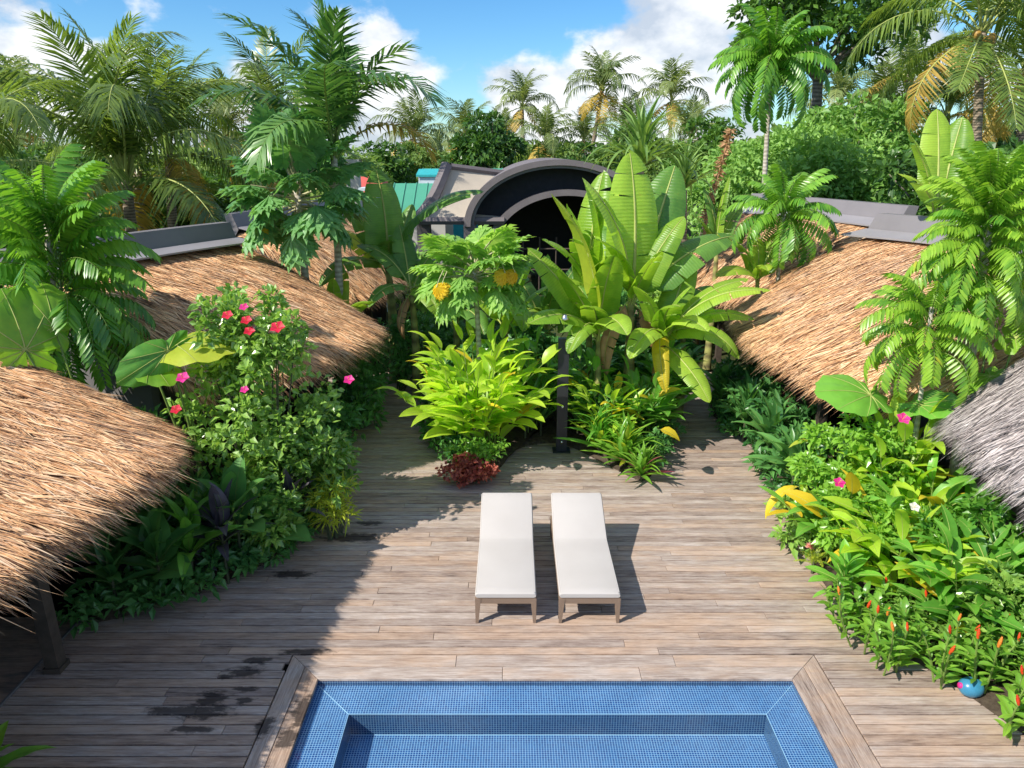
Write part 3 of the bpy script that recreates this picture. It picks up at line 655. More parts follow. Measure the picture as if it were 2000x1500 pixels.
# ------------------------------------------------------------------ leaf library (every leaf runs along +Y from 0 to 1)
def centreline(ns, a0, a1, p=1.0):
    """arched line in the YZ plane, rotated and scaled so that its chord is (0,0,0)-(0,1,0)"""
    t = np.linspace(0, 1, ns + 1); a = np.radians(a0 + (a1 - a0) * t ** p)
    y = np.concatenate([[0], np.cumsum(np.cos((a[1:] + a[:-1]) / 2))]); z = np.concatenate([[0], np.cumsum(np.sin((a[1:] + a[:-1]) / 2))])
    L = math.hypot(y[-1], z[-1]); th = math.atan2(z[-1], y[-1]); c, s = math.cos(-th), math.sin(-th)
    y, z = (y * c - z * s) / L, (y * s + z * c) / L
    ty = np.gradient(y); tz = np.gradient(z); l = np.hypot(ty, tz); ty /= l; tz /= l
    return t, y, z, ty, tz
def blade_mesh(name, mats, width, arch=30, ns=10, fold=.25, prof='lance', pet=.0, rib=.006, wave=0., p=1.0, ncol=2):
    t, y, z, ty, tz = centreline(ns, arch, -arch, p); mb = MB()
    s = np.clip((t - pet) / (1 - pet), 0, 1)
    if prof == 'lance': w = np.sin(np.pi * s ** .75) ** .8
    elif prof == 'strap': w = np.minimum(1, s * 6) ** .5 * (1 - s ** 3)
    elif prof == 'obov': w = np.sin(np.pi * s ** 1.35) ** .75
    elif prof == 'ovate': w = np.sin(np.pi * s ** .62) ** .85
    w = w * width / 2
    cols = []
    for q in np.linspace(-1, 1, 2 * ncol + 1):
        f = abs(q) * fold; wob = wave * np.sin(t * 22 + 3 * (q > 0)) * abs(q)
        x = q * w * math.cos(fold * .6); dz = w * (abs(q) * math.sin(fold)) + wob * w
        cols.append(np.column_stack([x, y - tz * dz, z + ty * dz]))
    Vg = np.stack(cols, 1)
    mb.grid(Vg, 0, np.repeat((.35 + .3 * t)[:, None], 2 * ncol + 1, 1))
    if rib: mb.tube(np.column_stack([np.zeros(ns + 1), y, z + .002]), rib * (1.15 - t), 4, 1, cap=False)
    return mb.mesh(name, mats)
def banana_mesh(name, arch, seed, width=.27, pet=.12, tear=.35, mats=None, fold0=.35):
    r = np.random.default_rng(seed); ns = 30; t, y, z, ty, tz = centreline(ns, arch, -arch * 1.15, 1.25); mb = MB()
    s = np.clip((t - pet) / (1 - pet), 0, 1); w = np.clip(np.minimum((s * 7) ** .6, 1) * (1 - s ** 4.5) ** .7, 0, None) * width / 2 * (1 - .12 * s)
    i0 = np.searchsorted(s, 1e-6) - 1
    for sg in (-1, 1):
        i = i0
        while i < ns:
            k = int(r.integers(2, 5)) if r.random() < tear else int(r.integers(5, 11))
            j = min(ns, i + k); idx = np.arange(i, j + 1)
            f = fold0 + r.normal(0, .16 + .25 * tear); lag = r.uniform(-.01, .012)
            rows = []
            for q in (0, .35, .7, 1):
                ang = f * (1 - .9 * q); ww = w[idx] * q
                dz = ww * math.sin(ang) - .25 * ww * q * q
                yy = y[idx] + lag * q + (.02 * q * q)
                e = np.zeros(len(idx)); e[0] += .006 * q; e[-1] -= .006 * q
                rows.append(np.column_stack([sg * ww * math.cos(ang * .5), yy + e - tz[idx] * dz, z[idx] + ty[idx] * dz]))
            mb.grid(np.stack(rows, 1), 0, float(r.random() * .7), flip=sg < 0)
            i = j
    mb.tube(np.column_stack([np.zeros(ns + 1), y, z + .003]), .0105 * (1.12 - t) + .001, 5, 1, cap=False)
    return mb.mesh(name, mats or [M['banana'], M['midrib']])
def frond_mesh(name, arch, mats, npair=48, ll=.20, lw=.016, seed=0, droop=.35, start=.16, up=.15, fwd=.55, rach=.010, p=1.2, thin=0.0):
    """palm frond: rachis with two combs of leaflets"""
    r = np.random.default_rng(seed); ns = 16; t, y, z, ty, tz = centreline(ns, arch, -arch * 1.25, p); mb = MB()
    mb.tube(np.column_stack([np.zeros(ns + 1), y, z]), rach * (1.1 - t), 5, 1, cap=False)
    B, Dv, Nn, L = [], [], [], []
    for sg in (-1, 1):
        for q in np.linspace(start, .995, npair):
            if r.random() < thin: continue
            q = min(.999, q + r.normal(0, .004)); f = (q - start) / (1 - start)
            yy = np.interp(q, t, y); zz = np.interp(q, t, z); a = np.interp(q, t, ty); b = np.interp(q, t, tz)
            l = ll * (math.sin(math.pi * min(1, .16 + f * .80)) ** .6) * r.uniform(.85, 1.1)
            fw = fwd + .9 * f ** 3 + r.normal(0, .08); uz = up + r.normal(0, .14)
            B.append((0, yy, zz)); Dv.append((sg * 1.0, fw * a - uz * b, fw * b + uz * a)); Nn.append((-sg * .25, -b, a)); L.append(l)
    B = np.array(B); Dv = np.array(Dv); L = np.array(L); Dv /= np.linalg.norm(Dv, axis=1, keepdims=True)
    # two-piece leaflet: straight inner half, hanging outer half
    n = len(B); Nn = np.array(Nn); S = np.cross(Dv, Nn); S /= np.linalg.norm(S, axis=1, keepdims=True)
    wd = lw * (.6 + .4 * L / L.max())
    m1 = B + Dv * (L * .5)[:, None] - np.array([0, 0, 1]) * (L * droop * .12)[:, None]
    tp = B + Dv * (L * .95)[:, None] - np.array([0, 0, 1]) * (L * droop * r.uniform(.6, 1.3, n))[:, None]
    V = np.stack([B - S * wd[:, None] * .25, B + S * wd[:, None] * .25, m1 + S * wd[:, None] * .5, m1 - S * wd[:, None] * .5, tp], 1)
    k = np.arange(n)[:, None] * 5; rn = np.repeat(r.random(n), 5)
    mb.add(V, k + np.array([[0, 1, 2, 3]]), 0, rn); c0 = mb.n - 5 * n
    mb.F.append((c0 + k + np.array([[3, 2, 4]]), 0))
    return mb.mesh(name, mats)
def pinnate_mesh(name, arch, mats, npair=15, ll=.17, lw=.06, seed=0, droop=.55):
    r = np.random.default_rng(seed); ns = 12; t, y, z, ty, tz = centreline(ns, arch, -arch * 1.4, 1.2); mb = MB()
    mb.tube(np.column_stack([np.zeros(ns + 1), y, z]), .009 * (1.1 - t), 4, 1, cap=False)
    for sg in (-1, 1):
        q = np.linspace(.14, .97, npair); B = np.column_stack([np.zeros(npair), np.interp(q, t, y), np.interp(q, t, z)])
        a = np.interp(q, t, ty); b = np.interp(q, t, tz); f = np.linspace(0, 1, npair)
        l = ll * (.65 + .5 * np.sin(np.pi * (.15 + .75 * f))) * r.uniform(.9, 1.1, npair)
        fw = .25 + .55 * f ** 2; dz = -.25 - droop * r.uniform(.5, 1.1, npair)
        Dv = np.column_stack([np.full(npair, float(sg)), fw * a, fw * b + dz * a])
        Nn = np.column_stack([sg * (.5 + .3 * droop) * np.ones(npair), -b, a])
        # oblong leaflet: 3 stations, folded
        Dn = Dv / np.linalg.norm(Dv, axis=1, keepdims=True); S = np.cross(Dn, Nn); S /= np.linalg.norm(S, axis=1, keepdims=True); U = np.cross(S, Dn)
        L = l[:, None]; w = lw * (.7 + .4 * l / l.max())[:, None] / 2
        dn = np.array([0, 0, 1.])
        V = np.stack([B, B + Dn * L * .28 - S * w + U * w * .2, B + Dn * L * .28 + S * w + U * w * .2, B + Dn * L * .72 - S * w * .85 - dn * L * .07 + U * w * .2, B + Dn * L * .72 + S * w * .85 - dn * L * .07 + U * w * .2,
                      B + Dn * L - dn * L * .18, B + Dn * L * .28, B + Dn * L * .72 - dn * L * .07], 1)
        k = np.arange(npair)[:, None] * 8; rn = np.repeat(r.random(npair), 8)
        mb.add(V, np.concatenate([k + np.array([[6, 1, 3, 7]]), k + np.array([[2, 6, 7, 4]])]), 0, rn); c0 = mb.n - 8 * npair
        mb.F.append((c0 + np.concatenate([k + np.array([[0, 1, 6]]), k + np.array([[0, 6, 2]]), k + np.array([[3, 5, 7]]), k + np.array([[7, 5, 4]])]), 0))
    return mb.mesh(name, mats)
def papaya_mesh(name, mats, seed, droop=.2):
    r = np.random.default_rng(seed); mb = MB(); pe = .55
    mb.tube([(0, 0, 0), (0, pe * .5, .06), (0, pe, .07)], [.016, .012, .010], 5, 1, cap=False)
    c = np.array([0, pe, .07])
    for k, a in enumerate(np.radians([-140, -96, -58, -27, 0, 27, 58, 96, 140])):
        l = .46 * (1 - .0022 * abs(math.degrees(a))) * r.uniform(.9, 1.08); d = np.array([math.sin(a), math.cos(a), -droop - .1 * abs(math.sin(a))])
        d /= np.linalg.norm(d); sd = np.array([math.cos(a), -math.sin(a), 0]); up = np.array([0, 0, 1.])
        B = [c, c + d * l * .40, c + d * l * .40, c + d * l * .62, c + d * l * .62]
        Dv = [d, d * .75 + sd * .75, d * .75 - sd * .75, d * .8 + sd * .7, d * .8 - sd * .7]
        mb.leaves(np.array(B), np.array(Dv), np.tile(up, (5, 1)), np.array([l, l * .48, l * .48, l * .32, l * .32]), np.array([.15, .10, .10, .08, .08]), .18, .12, rnd=r.uniform(.2, .8, 5), mid=.5)
    return mb.mesh(name, mats)
def taro_mesh(name, mats, seed, wide=.80, cup=.10, droop=.16):
    r = np.random.default_rng(seed); mb = MB(); nphi, nr = 41, 7
    ph = np.linspace(-np.pi * .985, np.pi * .985, nphi); ap = np.abs(ph) / np.pi
    rad = np.where(ap < .62, .70 - .50 * np.sin(ap / .62 * np.pi / 2) ** .9 + .22 * np.sin(ap / .62 * np.pi) ** 1, .20 + .2 * np.sin((ap - .62) / .38 * np.pi * .80))
    rad *= 1 + .02 * np.sin(ph * 23)
    rr = np.linspace(0, 1, nr)
    X = np.sin(ph)[None] * rad[None] * rr[:, None] * wide * 1.25; Yv = np.cos(ph)[None] * rad[None] * rr[:, None] + .30
    q = rr[:, None] * np.ones(nphi)[None]
    Z = -droop * q ** 2 * np.maximum(np.cos(ph), 0)[None] * .9 + cup * np.abs(X) - .05 * q ** 2 + .02 * np.sin(ph * 12)[None] * q ** 2
    mb.grid(np.stack([X, Yv, Z], -1), 0, .25 + .4 * np.repeat(rr[:, None], nphi, 1), flip=True)
    for k in (20, 16, 24, 12, 28, 8, 32, 5, 35):
        mb.tube(np.column_stack([X[:, k], Yv[:, k], Z[:, k] + .004]), np.linspace(.008, .002, nr), 4, 1, cap=False)
    return mb.mesh(name, mats)

BAN = [banana_mesh('banana_leaf', a, s, w, tear=tr, fold0=f) for a, s, w, tr, f in ((14, 1, .29, .15, .45), (22, 2, .31, .35, .35), (34, 3, .31, .25, .3), (50, 4, .33, .6, .25), (8, 5, .26, .1, .7), (28, 6, .30, .8, .3))]
GIN = [blade_mesh('ginger_leaf', [M['ginger'], M['midrib']], w, a, 8, .32, 'lance', .03, .007, .05) for w, a in ((.30, 18), (.34, 32), (.28, 45), (.32, 8))]
STRAP = [blade_mesh('strap_leaf', [M['ginger_dark'], M['stemgreen']], w, a, 9, .35, 'strap', 0, 0) for w, a in ((.09, 25), (.075, 45), (.10, 12), (.08, 60))]
BROAD = [blade_mesh('broad_leaf', [M['shade'], M['stemgreen']], w, a, 8, .3, 'ovate', .16, .008, .06) for w, a in ((.42, 25), (.36, 40), (.48, 18))]
ROSE = [blade_mesh('rosette_leaf', [M['shade'], M['stemgreen']], w, a, 8, .35, 'lance', .04, .006, .04) for w, a in ((.20, 25), (.24, 42), (.18, 12))]
OBOV = [blade_mesh('frangipani_leaf', [M['ginger_dark'], M['midrib']], w, a, 8, .22, 'obov', .06, .009, .02) for w, a in ((.30, 15), (.32, 28))]
COCO = [frond_mesh('coconut_frond', a, [M['coco'], M['midrib']], 60, .25, .0175, s, dr, .14, u) for a, s, dr, u in ((22, 1, .35, .25), (34, 2, .6, .15), (46, 3, .8, .1), (58, 4, .9, .0), (14, 5, .3, .3), (40, 6, .75, .15))]
COCOF = [frond_mesh('palm_frond', a, [M['coco_far'], M['midrib']], 26, .27, .034, s, dr, .14, .15) for a, s, dr in ((24, 1, .4), (42, 2, .7), (56, 3, .8), (14, 5, .3))]
FEAT = [frond_mesh('feather_frond', a, [M['feather'], M['stemgreen']], 34, .30, .032, s, dr, .20, .3, .5) for a, s, dr in ((16, 1, .2), (30, 2, .4), (46, 3, .5), (58, 4, .55))]
PIN = [pinnate_mesh('pinnate_leaf', a, [M['pinnate'], M['stemgreen']], n, .20, .050, s, dr) for a, n, s, dr in ((26, 18, 1, .7), (38, 19, 2, .9), (50, 18, 3, 1.1), (62, 18, 4, 1.2))]
FERN = [frond_mesh('fern_frond', a, [M['shrub_bright'], M['stemgreen']], 26, .17, .032, s, .15, .06, .05, .35, .006) for a, s in ((26, 1), (44, 2))]
PAP = [papaya_mesh('papaya_leaf', [M['papaya'], M['stempale']], s, d) for s, d in ((1, .1), (2, .3), (3, .55), (4, .9))]
TARO = [taro_mesh('taro_leaf', [M['taro'], M['midrib']], s, w, c, d) for s, w, c, d in ((1, .70, .12, .2), (2, .62, .22, .3), (3, .8, .06, .1))]

def U(a, b): return random.uniform(a, b)
def polar(r, az, el):
    return Vector((r * math.cos(az) * math.cos(el), r * math.sin(az) * math.cos(el), r * math.sin(el)))

# ------------------------------------------------------------------ plants
def bent(p0, p1, sag=0., n=6, side=0):
    p0 = Vector(p0); p1 = Vector(p1); out = []
    for i in range(n + 1):
        s = i / n; q = p0.lerp(p1, s); q = q + Vector((side, side * .4, 0)) * math.sin(math.pi * s); q.z += sag * math.sin(math.pi * s); out.append(q)
    return out
def palm(label, base, top, L, nf, meshes, trunk_r=.14, el=(80, -35), old=.12, coconuts=0, name='coconut_palm', bark='palmbark', mat_old='coco_old', group=None, az0=None, lean=0., skip=None, olds=True):
    base = Vector(base); top = Vector(top); root = thing(name, label, 'palm tree', base, group)
    tp = top - base
    mb = MB(); pts = bent((0, 0, -.15), tp, 0, 8, lean); rad = [trunk_r * (1.25 - .45 * i / 8) for i in range(9)]; rad[0] *= 1.3
    mb.tube(pts, rad, 9); mb.build('trunk', M[bark], root, smooth=True)
    ga = 2.39996
    for i in range(nf):
        f = i / (nf - 1); az = (az0 if az0 is not None else U(0, 6)) if i == 0 else az + ga + U(-.15, .15)
        e = math.radians(el[0] + (el[1] - el[0]) * f ** .85 + U(-6, 6))
        l = L * (.72 + .35 * math.sin(math.pi * min(1, .25 + .6 * f))) * U(.9, 1.08)
        k = min(len(meshes) - 1, int(f * len(meshes) * .95 + U(-.4, .9))); k = max(0, k)
        isold = olds and f > 1 - old
        b0 = tp + polar(trunk_r * .5, az, 0) + Vector((0, 0, -.25 * f + .1))
        place('frond', meshes[k], root, b0, b0 + polar(l, az, e), U(-.25, .25), U(.9, 1.15), M[mat_old] if isold else None)
    for i in range(coconuts):
        mb = MB(); an = np.linspace(0, np.pi, 7); r0 = .13
        mb.tube([(0, 0, -r0 * 1.2 * math.cos(a)) for a in an], [max(.004, r0 * math.sin(a)) for a in an], 8)
        mb.build('coconut', M['coconut'], root, tp + polar(trunk_r + .16, U(0, 6.28), 0) + Vector((0, 0, U(-.45, -.1))), smooth=True)
    return root
def pinnate_tree(label, base, top, L, nl, mat=None, name='feather_leaved_tree', tr=.05, el=(75, -40), group=None, bark='palebark', spread=.5):
    base = Vector(base); tp = Vector(top) - base; root = thing(name, label, 'tree', base, group)
    mb = MB(); mb.tube(bent((0, 0, -.12), tp, 0, 7, U(-.05, .05)), [tr * (1.3 - .6 * i / 7) for i in range(8)], 8)
    mb.build('trunk', M[bark], root, smooth=True)
    az = U(0, 6)
    for i in range(nl):
        f = i / (nl - 1); az += 2.39996 + U(-.2, .2); e = math.radians(el[0] + (el[1] - el[0]) * f + U(-9, 9))
        b0 = tp + Vector((0, 0, -f * spread)) + polar(.03, az, 0); l = L * U(.82, 1.15) * (.75 + .3 * math.sin(math.pi * min(1, .2 + f * .6)))
        k = min(3, max(0, int(f * 4 + U(-.6, .6))))
        place('leaf', PIN[k], root, b0, b0 + polar(l, az, e), U(-.2, .2), U(.95, 1.2), mat if (mat is not None and random.random() < .9) else None)
    return root
def banana(label, base, h, leaves, lean=(0, 0), r=.11, name='banana_plant', suck=None, group=None):
    """leaves: (dx,dy,dz of the tip from the stem top, mesh index, roll, width, material key)"""
    base = Vector(base); root = thing(name, label, 'banana plant', base, group)
    tp = Vector((lean[0], lean[1], h)); mb = MB(); mb.tube(bent((0, 0, -.12), tp, 0, 7, .03), [r * (1.25 - .75 * i / 7) for i in range(8)], 9)
    mb.build('stem', M['pseudostem'], root, smooth=True)
    for (tx, ty, tz, k, ro, wd, mk) in leaves:
        b0 = tp + Vector((tx, ty, 0)) * .03 + Vector((0, 0, U(-.25, .02)))
        place('leaf', BAN[k], root, b0, tp + Vector((tx, ty, tz)), ro, wd, M[mk] if mk else None)
    return root
def banana_auto(label, base, h, n, L, mk='banana', name='banana_plant', group=None, el=(80, -5), r=.10, az0=None):
    lv = []; az = az0 if az0 is not None else U(0, 6)
    for i in range(n):
        f = i / max(1, n - 1); az += 2.4 + U(-.3, .3); v = polar(L * U(.85, 1.1), az, math.radians(el[0] + (el[1] - el[0]) * f + U(-8, 8)))
        k = (4, 0, 1, 2, 5, 3)[min(5, int(f * 6))]
        lv.append((v.x, v.y, v.z, k, U(-.4, .4), U(.9, 1.15), mk if not (f > .9 and random.random() < .3) else 'banana_yellow'))
    return banana(label, base, h, lv, (U(-.1, .1), U(-.1, .1)), r, name, group=group)
def ginger(label, base, ns, h, spread, LL, mat=None, meshes=None, name='ginger_clump', per=8, cat='ginger plant', group=None, az=(0, 6.283), yellow=.04, wide=1.0, rad=.25):
    base = Vector(base); root = thing(name, label, cat, base, group); meshes = meshes or GIN
    for i in range(ns):
        a = az[0] + (az[1] - az[0]) * (i + U(-.3, .3)) / ns; sp = spread * U(.25, 1.05); hh = h * U(.65, 1.05) * (1 - .28 * (sp / max(spread, .01)) ** 2)
        b0 = polar(rad * math.sqrt(random.random()), a, 0) - Vector((0, 0, .05)); tp = Vector((math.cos(a) * sp, math.sin(a) * sp, hh))
        pts = []
        for q in range(7):
            s = q / 6; p_ = b0.lerp(tp, s); p_.x -= math.cos(a) * sp * .22 * math.sin(math.pi * s); p_.y -= math.sin(a) * sp * .22 * math.sin(math.pi * s); pts.append(p_)
        mb = MB(); mb.tube(pts, [.012 * (1.2 - .7 * q / 6) for q in range(7)], 5); mb.build('stem', M['stemgreen'], root)
        for j in range(per):
            s = .30 + .70 * j / (per - 1); x = s * 6; q = min(5, int(x)); p_ = pts[q].lerp(pts[q + 1], x - q); t_ = (pts[q + 1] - pts[q]).normalized()
            sd = t_.cross(Vector((math.cos(a), math.sin(a), .15))); sd = sd.normalized() if sd.length > .01 else Vector((1, 0, 0))
            d = t_ * (.55 + .55 * (j == per - 1)) + sd * (1 if j % 2 else -1) * U(.5, .9) * (0.25 if j == per - 1 else 1) + Vector((math.cos(a), math.sin(a), 0)) * U(.1, .45) - Vector((0, 0, U(.0, .25)))
            d.normalize(); l = LL * U(.75, 1.1) * (.75 + .35 * math.sin(math.pi * s))
            mm = mat
            if random.random() < yellow: mm = M['yellow']
            place('leaf', random.choice(meshes), root, p_, p_ + d * l, U(-.5, .5), wide * U(.9, 1.15), mm)
    return root
def rosette(label, base, n, L, mat=None, meshes=None, el=(75, 5), name='leafy_rosette', cat='plant', h=.05, wide=1.0, group=None, mat2=None, p2=.1, stem=True):
    base = Vector(base); root = thing(name, label, cat, base, group); meshes = meshes or ROSE; az = U(0, 6)
    mb = MB(); mb.tube([(0, 0, -.08), (0, 0, h * .6), (0, 0, h + .03)], [.02, .018, .012], 6); mb.build('stem', M['stemdark'], root)
    for i in range(n):
        f = i / max(1, n - 1); az += 2.39996 + U(-.3, .3); e = math.radians(el[0] + (el[1] - el[0]) * f + U(-8, 8))
        b0 = Vector((0, 0, h * (1 - .35 * f))); l = L * U(.75, 1.12)
        tipv = polar(l, az, e)
        if b0.z + tipv.z + base.z < .04: tipv.z = .04 - b0.z - base.z
        place('leaf', random.choice(meshes), root, b0, b0 + tipv, U(-.3, .3), wide * U(.85, 1.15), mat2 if (mat2 and random.random() < p2) else mat)
    return root
def sphere_dirs(n):
    d = rng.normal(size=(n, 3)); return d / np.linalg.norm(d, axis=1, keepdims=True)
def foliage(mb, centres, radii, nleaf, ls, mi=0, aspect=.5, up=.5, droop=.2):
    """leaves on the shells of many small clumps"""
    centres = np.asarray(centres, float); k = rng.integers(0, len(centres), nleaf); d = sphere_dirs(nleaf); d[:, 2] = np.where(rng.random(nleaf) < .7, np.abs(d[:, 2]), d[:, 2])
    rr = np.asarray(radii, float)[k] * rng.uniform(.45, 1.05, nleaf)
    B = centres[k] + d * rr[:, None] * np.array([1, 1, .8])
    dr = d + rng.normal(0, .5, (nleaf, 3)); nn = d + np.array([0, 0, up]) + rng.normal(0, .35, (nleaf, 3))
    L = ls * rng.uniform(.65, 1.25, nleaf); cr = rng.random(len(centres))[k]
    mb.leaves(B, dr, nn, L, L * aspect, .18, droop, rnd=np.clip(.55 * rng.random(nleaf) + .45 * cr, 0, 1), mi=mi)
def flower(root, pos, size, mat, face=(0, -.6, .8), name='flower'):
    mb = MB(); f = Vector(face).normalized(); q = f.to_track_quat('Z', 'Y').to_matrix(); Q = np.array(q)
    an = np.arange(5) * 2 * np.pi / 5; d = np.column_stack([np.cos(an), np.sin(an), np.full(5, .35)]); nn = np.column_stack([-.3 * np.cos(an), -.3 * np.sin(an), np.ones(5)])
    mb.leaves(np.zeros((5, 3)), d @ Q.T, nn @ Q.T, size * .58, size * .46, .12, .05, mid=.66)
    mb.tube([Vector((0, 0, 0)), q @ Vector((0, 0, size * .25)), q @ Vector((0, 0, size * .5))], [size * .03, size * .025, size * .035], 5, 1)
    return mb.build(name, [mat, M['stamen']], root, Vector(pos))
def bush(label, base, rx, ry, h, nclump, nleaf, ls, mat, name='leafy_shrub', cat='shrub', z0=.15, cr=.2, flowers=(), nstem=7, spikes=0, group=None, aspect=.6, stemmat='stemdark'):
    base = Vector(base); root = thing(name, label, cat, base, group); C = []
    for i in range(nclump):
        d = sphere_dirs(1)[0]; s = random.random() ** .35
        C.append((d[0] * rx * s, d[1] * ry * s, z0 + (h - z0) * (.5 + .5 * d[2] * s)))
    for i in range(spikes):
        a = U(0, 6.28); s = U(0, .8); zt = h * U(.95, 1.22)
        for q in range(5): C.append((math.cos(a) * rx * s * (1 + .04 * q), math.sin(a) * ry * s, zt - .11 * q))
    mb = MB()
    for i in range(nstem):
        c = C[int(rng.integers(0, len(C)))]; mb.tube(bent((U(-.1, .1), U(-.1, .1), -.08), c, 0, 4, U(-.08, .08)), [.022, .018, .014, .01, .006], 5)
    mb.build('stems', M[stemmat], root)
    R = [cr * U(.6, 1.15) for _ in range(nclump)] + [cr * .5] * (spikes * 5)
    mb = MB(); foliage(mb, C, R, nleaf, ls, aspect=aspect); stuff(mb.build('foliage', mat, root))
    for p_, sz, mk in flowers:
        flower(root, Vector(p_) - base, sz, M[mk])
    return root
def tree(label, base, height, crown, mat, nclump=46, nleaf=7000, ls=.35, trunk_r=.25, name='broadleaf_tree', low=.35, cr=.28, group=None, bark='bark', flat=1.0, me=None):
    base = Vector(base); root = thing(name, label, 'tree', base, group); C = []; rx, rz = crown
    zc = height - rz
    while len(C) < nclump:
        d = sphere_dirs(1)[0]; s = random.random() ** .4
        z = zc + d[2] * rz * s
        if d[2] < -.5: continue
        C.append((d[0] * rx * s, d[1] * rx * s, z))
    mb = MB(); fork = Vector((U(-.3, .3), U(-.3, .3), max(height * low, zc - rz * .8)))
    mb.tube(bent((0, 0, -.16), fork, 0, 5, U(-.2, .2)), [trunk_r * (1.4 - .5 * i / 5) for i in range(6)], 9); mb.build('trunk', M[bark], root, smooth=True)
    mb = MB()
    for c in random.sample(C, min(len(C), 14)):
        mb.tube(bent(fork - Vector((0, 0, .1)), c, rz * .12, 5, U(-.3, .3)), [trunk_r * q for q in (.55, .42, .32, .22, .14, .06)], 6)
    mb.build('limbs', M[bark], root, smooth=True)
    mb = MB(); foliage(mb, C, [cr * rx * U(.6, 1.2) for _ in C], nleaf, ls, aspect=.5, up=.6)
    stuff(mb.build('crown', mat, root))
    return root
def copy_tree(root, label, loc, rz, sc):
    r = root.copy(); COL.objects.link(r); r.location = loc; r.rotation_euler = (0, 0, rz); r.scale = (sc, sc, sc * U(.9, 1.1)); r['label'] = label; LABELS.append(label)
    for ch in root.children:
        c = ch.copy(); COL.objects.link(c); c.parent = r
    return r

# ================================================================== things
# ---- sun loungers
m, t, out = newmat('cushion_fabric'); g = geo(t)
bsdf(t, out, ramp(t, noise(t, g, 1.6, 4), [(.3, (.45, .42, .395)), (.7, (.49, .46, .435))]), .9, .15, mathn(t, 'ADD', noise(t, g, 260, 2), mathn(t, 'MULTIPLY', noise(t, g, 5, 3), 3.0)), .25, .004); M['cushion'] = m
m, t, out = newmat('woven_wicker'); oc = geo(t)
w1 = N(t, 'ShaderNodeTexWave'); w1.bands_direction = 'X'; w1.inputs['Scale'].default_value = 28; w2 = N(t, 'ShaderNodeTexWave'); w2.bands_direction = 'Z'; w2.inputs['Scale'].default_value = 34
link(t, oc, w1.inputs['Vector']); link(t, oc, w2.inputs['Vector']); wv = mathn(t, 'MULTIPLY', w1.outputs['Fac'], w2.outputs['Fac'])
bsdf(t, out, ramp(t, wv, [(0, (.17, .11, .075)), (.6, (.42, .31, .23))]), .6, .3, wv, .7, .006); M['wicker'] = m
def slab(mb, path, x0, x1, th, rnd_=.028):
    """cushion swept along (y,z) points, with rounded edges"""
    path = np.array(path, float); n = len(path); tg = np.gradient(path, axis=0); tg /= np.linalg.norm(tg, axis=1, keepdims=True); nr = np.column_stack([-tg[:, 1], tg[:, 0]])
    prof = []
    for cx, cz, s0 in ((x0 + rnd_, th - rnd_, 180), (x1 - rnd_, th - rnd_, 90), (x1 - rnd_, rnd_, 0), (x0 + rnd_, rnd_, -90)):
        for k in range(4):
            a = math.radians(s0 - k * 30); prof.append((cx + rnd_ * math.cos(a), cz + rnd_ * math.sin(a)))
    prof = np.array(prof); k = len(prof); rings = []
    ctr = np.array([(x0 + x1) / 2, th / 2])
    for i in range(n):
        e = 1.0; off = 0
        if i in (0, n - 1): e = .93
        pr = ctr + (prof - ctr) * np.array([1 - (1 - e) * .25, e * (.75 if e < 1 else 1)])
        rings.append(np.column_stack([pr[:, 0], path[i, 0] + nr[i, 0] * pr[:, 1], path[i, 1] + nr[i, 1] * pr[:, 1]]))
    Rg = np.array(rings); Rg = np.concatenate([Rg, Rg[:, :1]], 1); mb.grid(Rg)
    for i in (0, n - 1):
        b = mb.n; mb.add(Rg[i, :k], [list(range(k))])
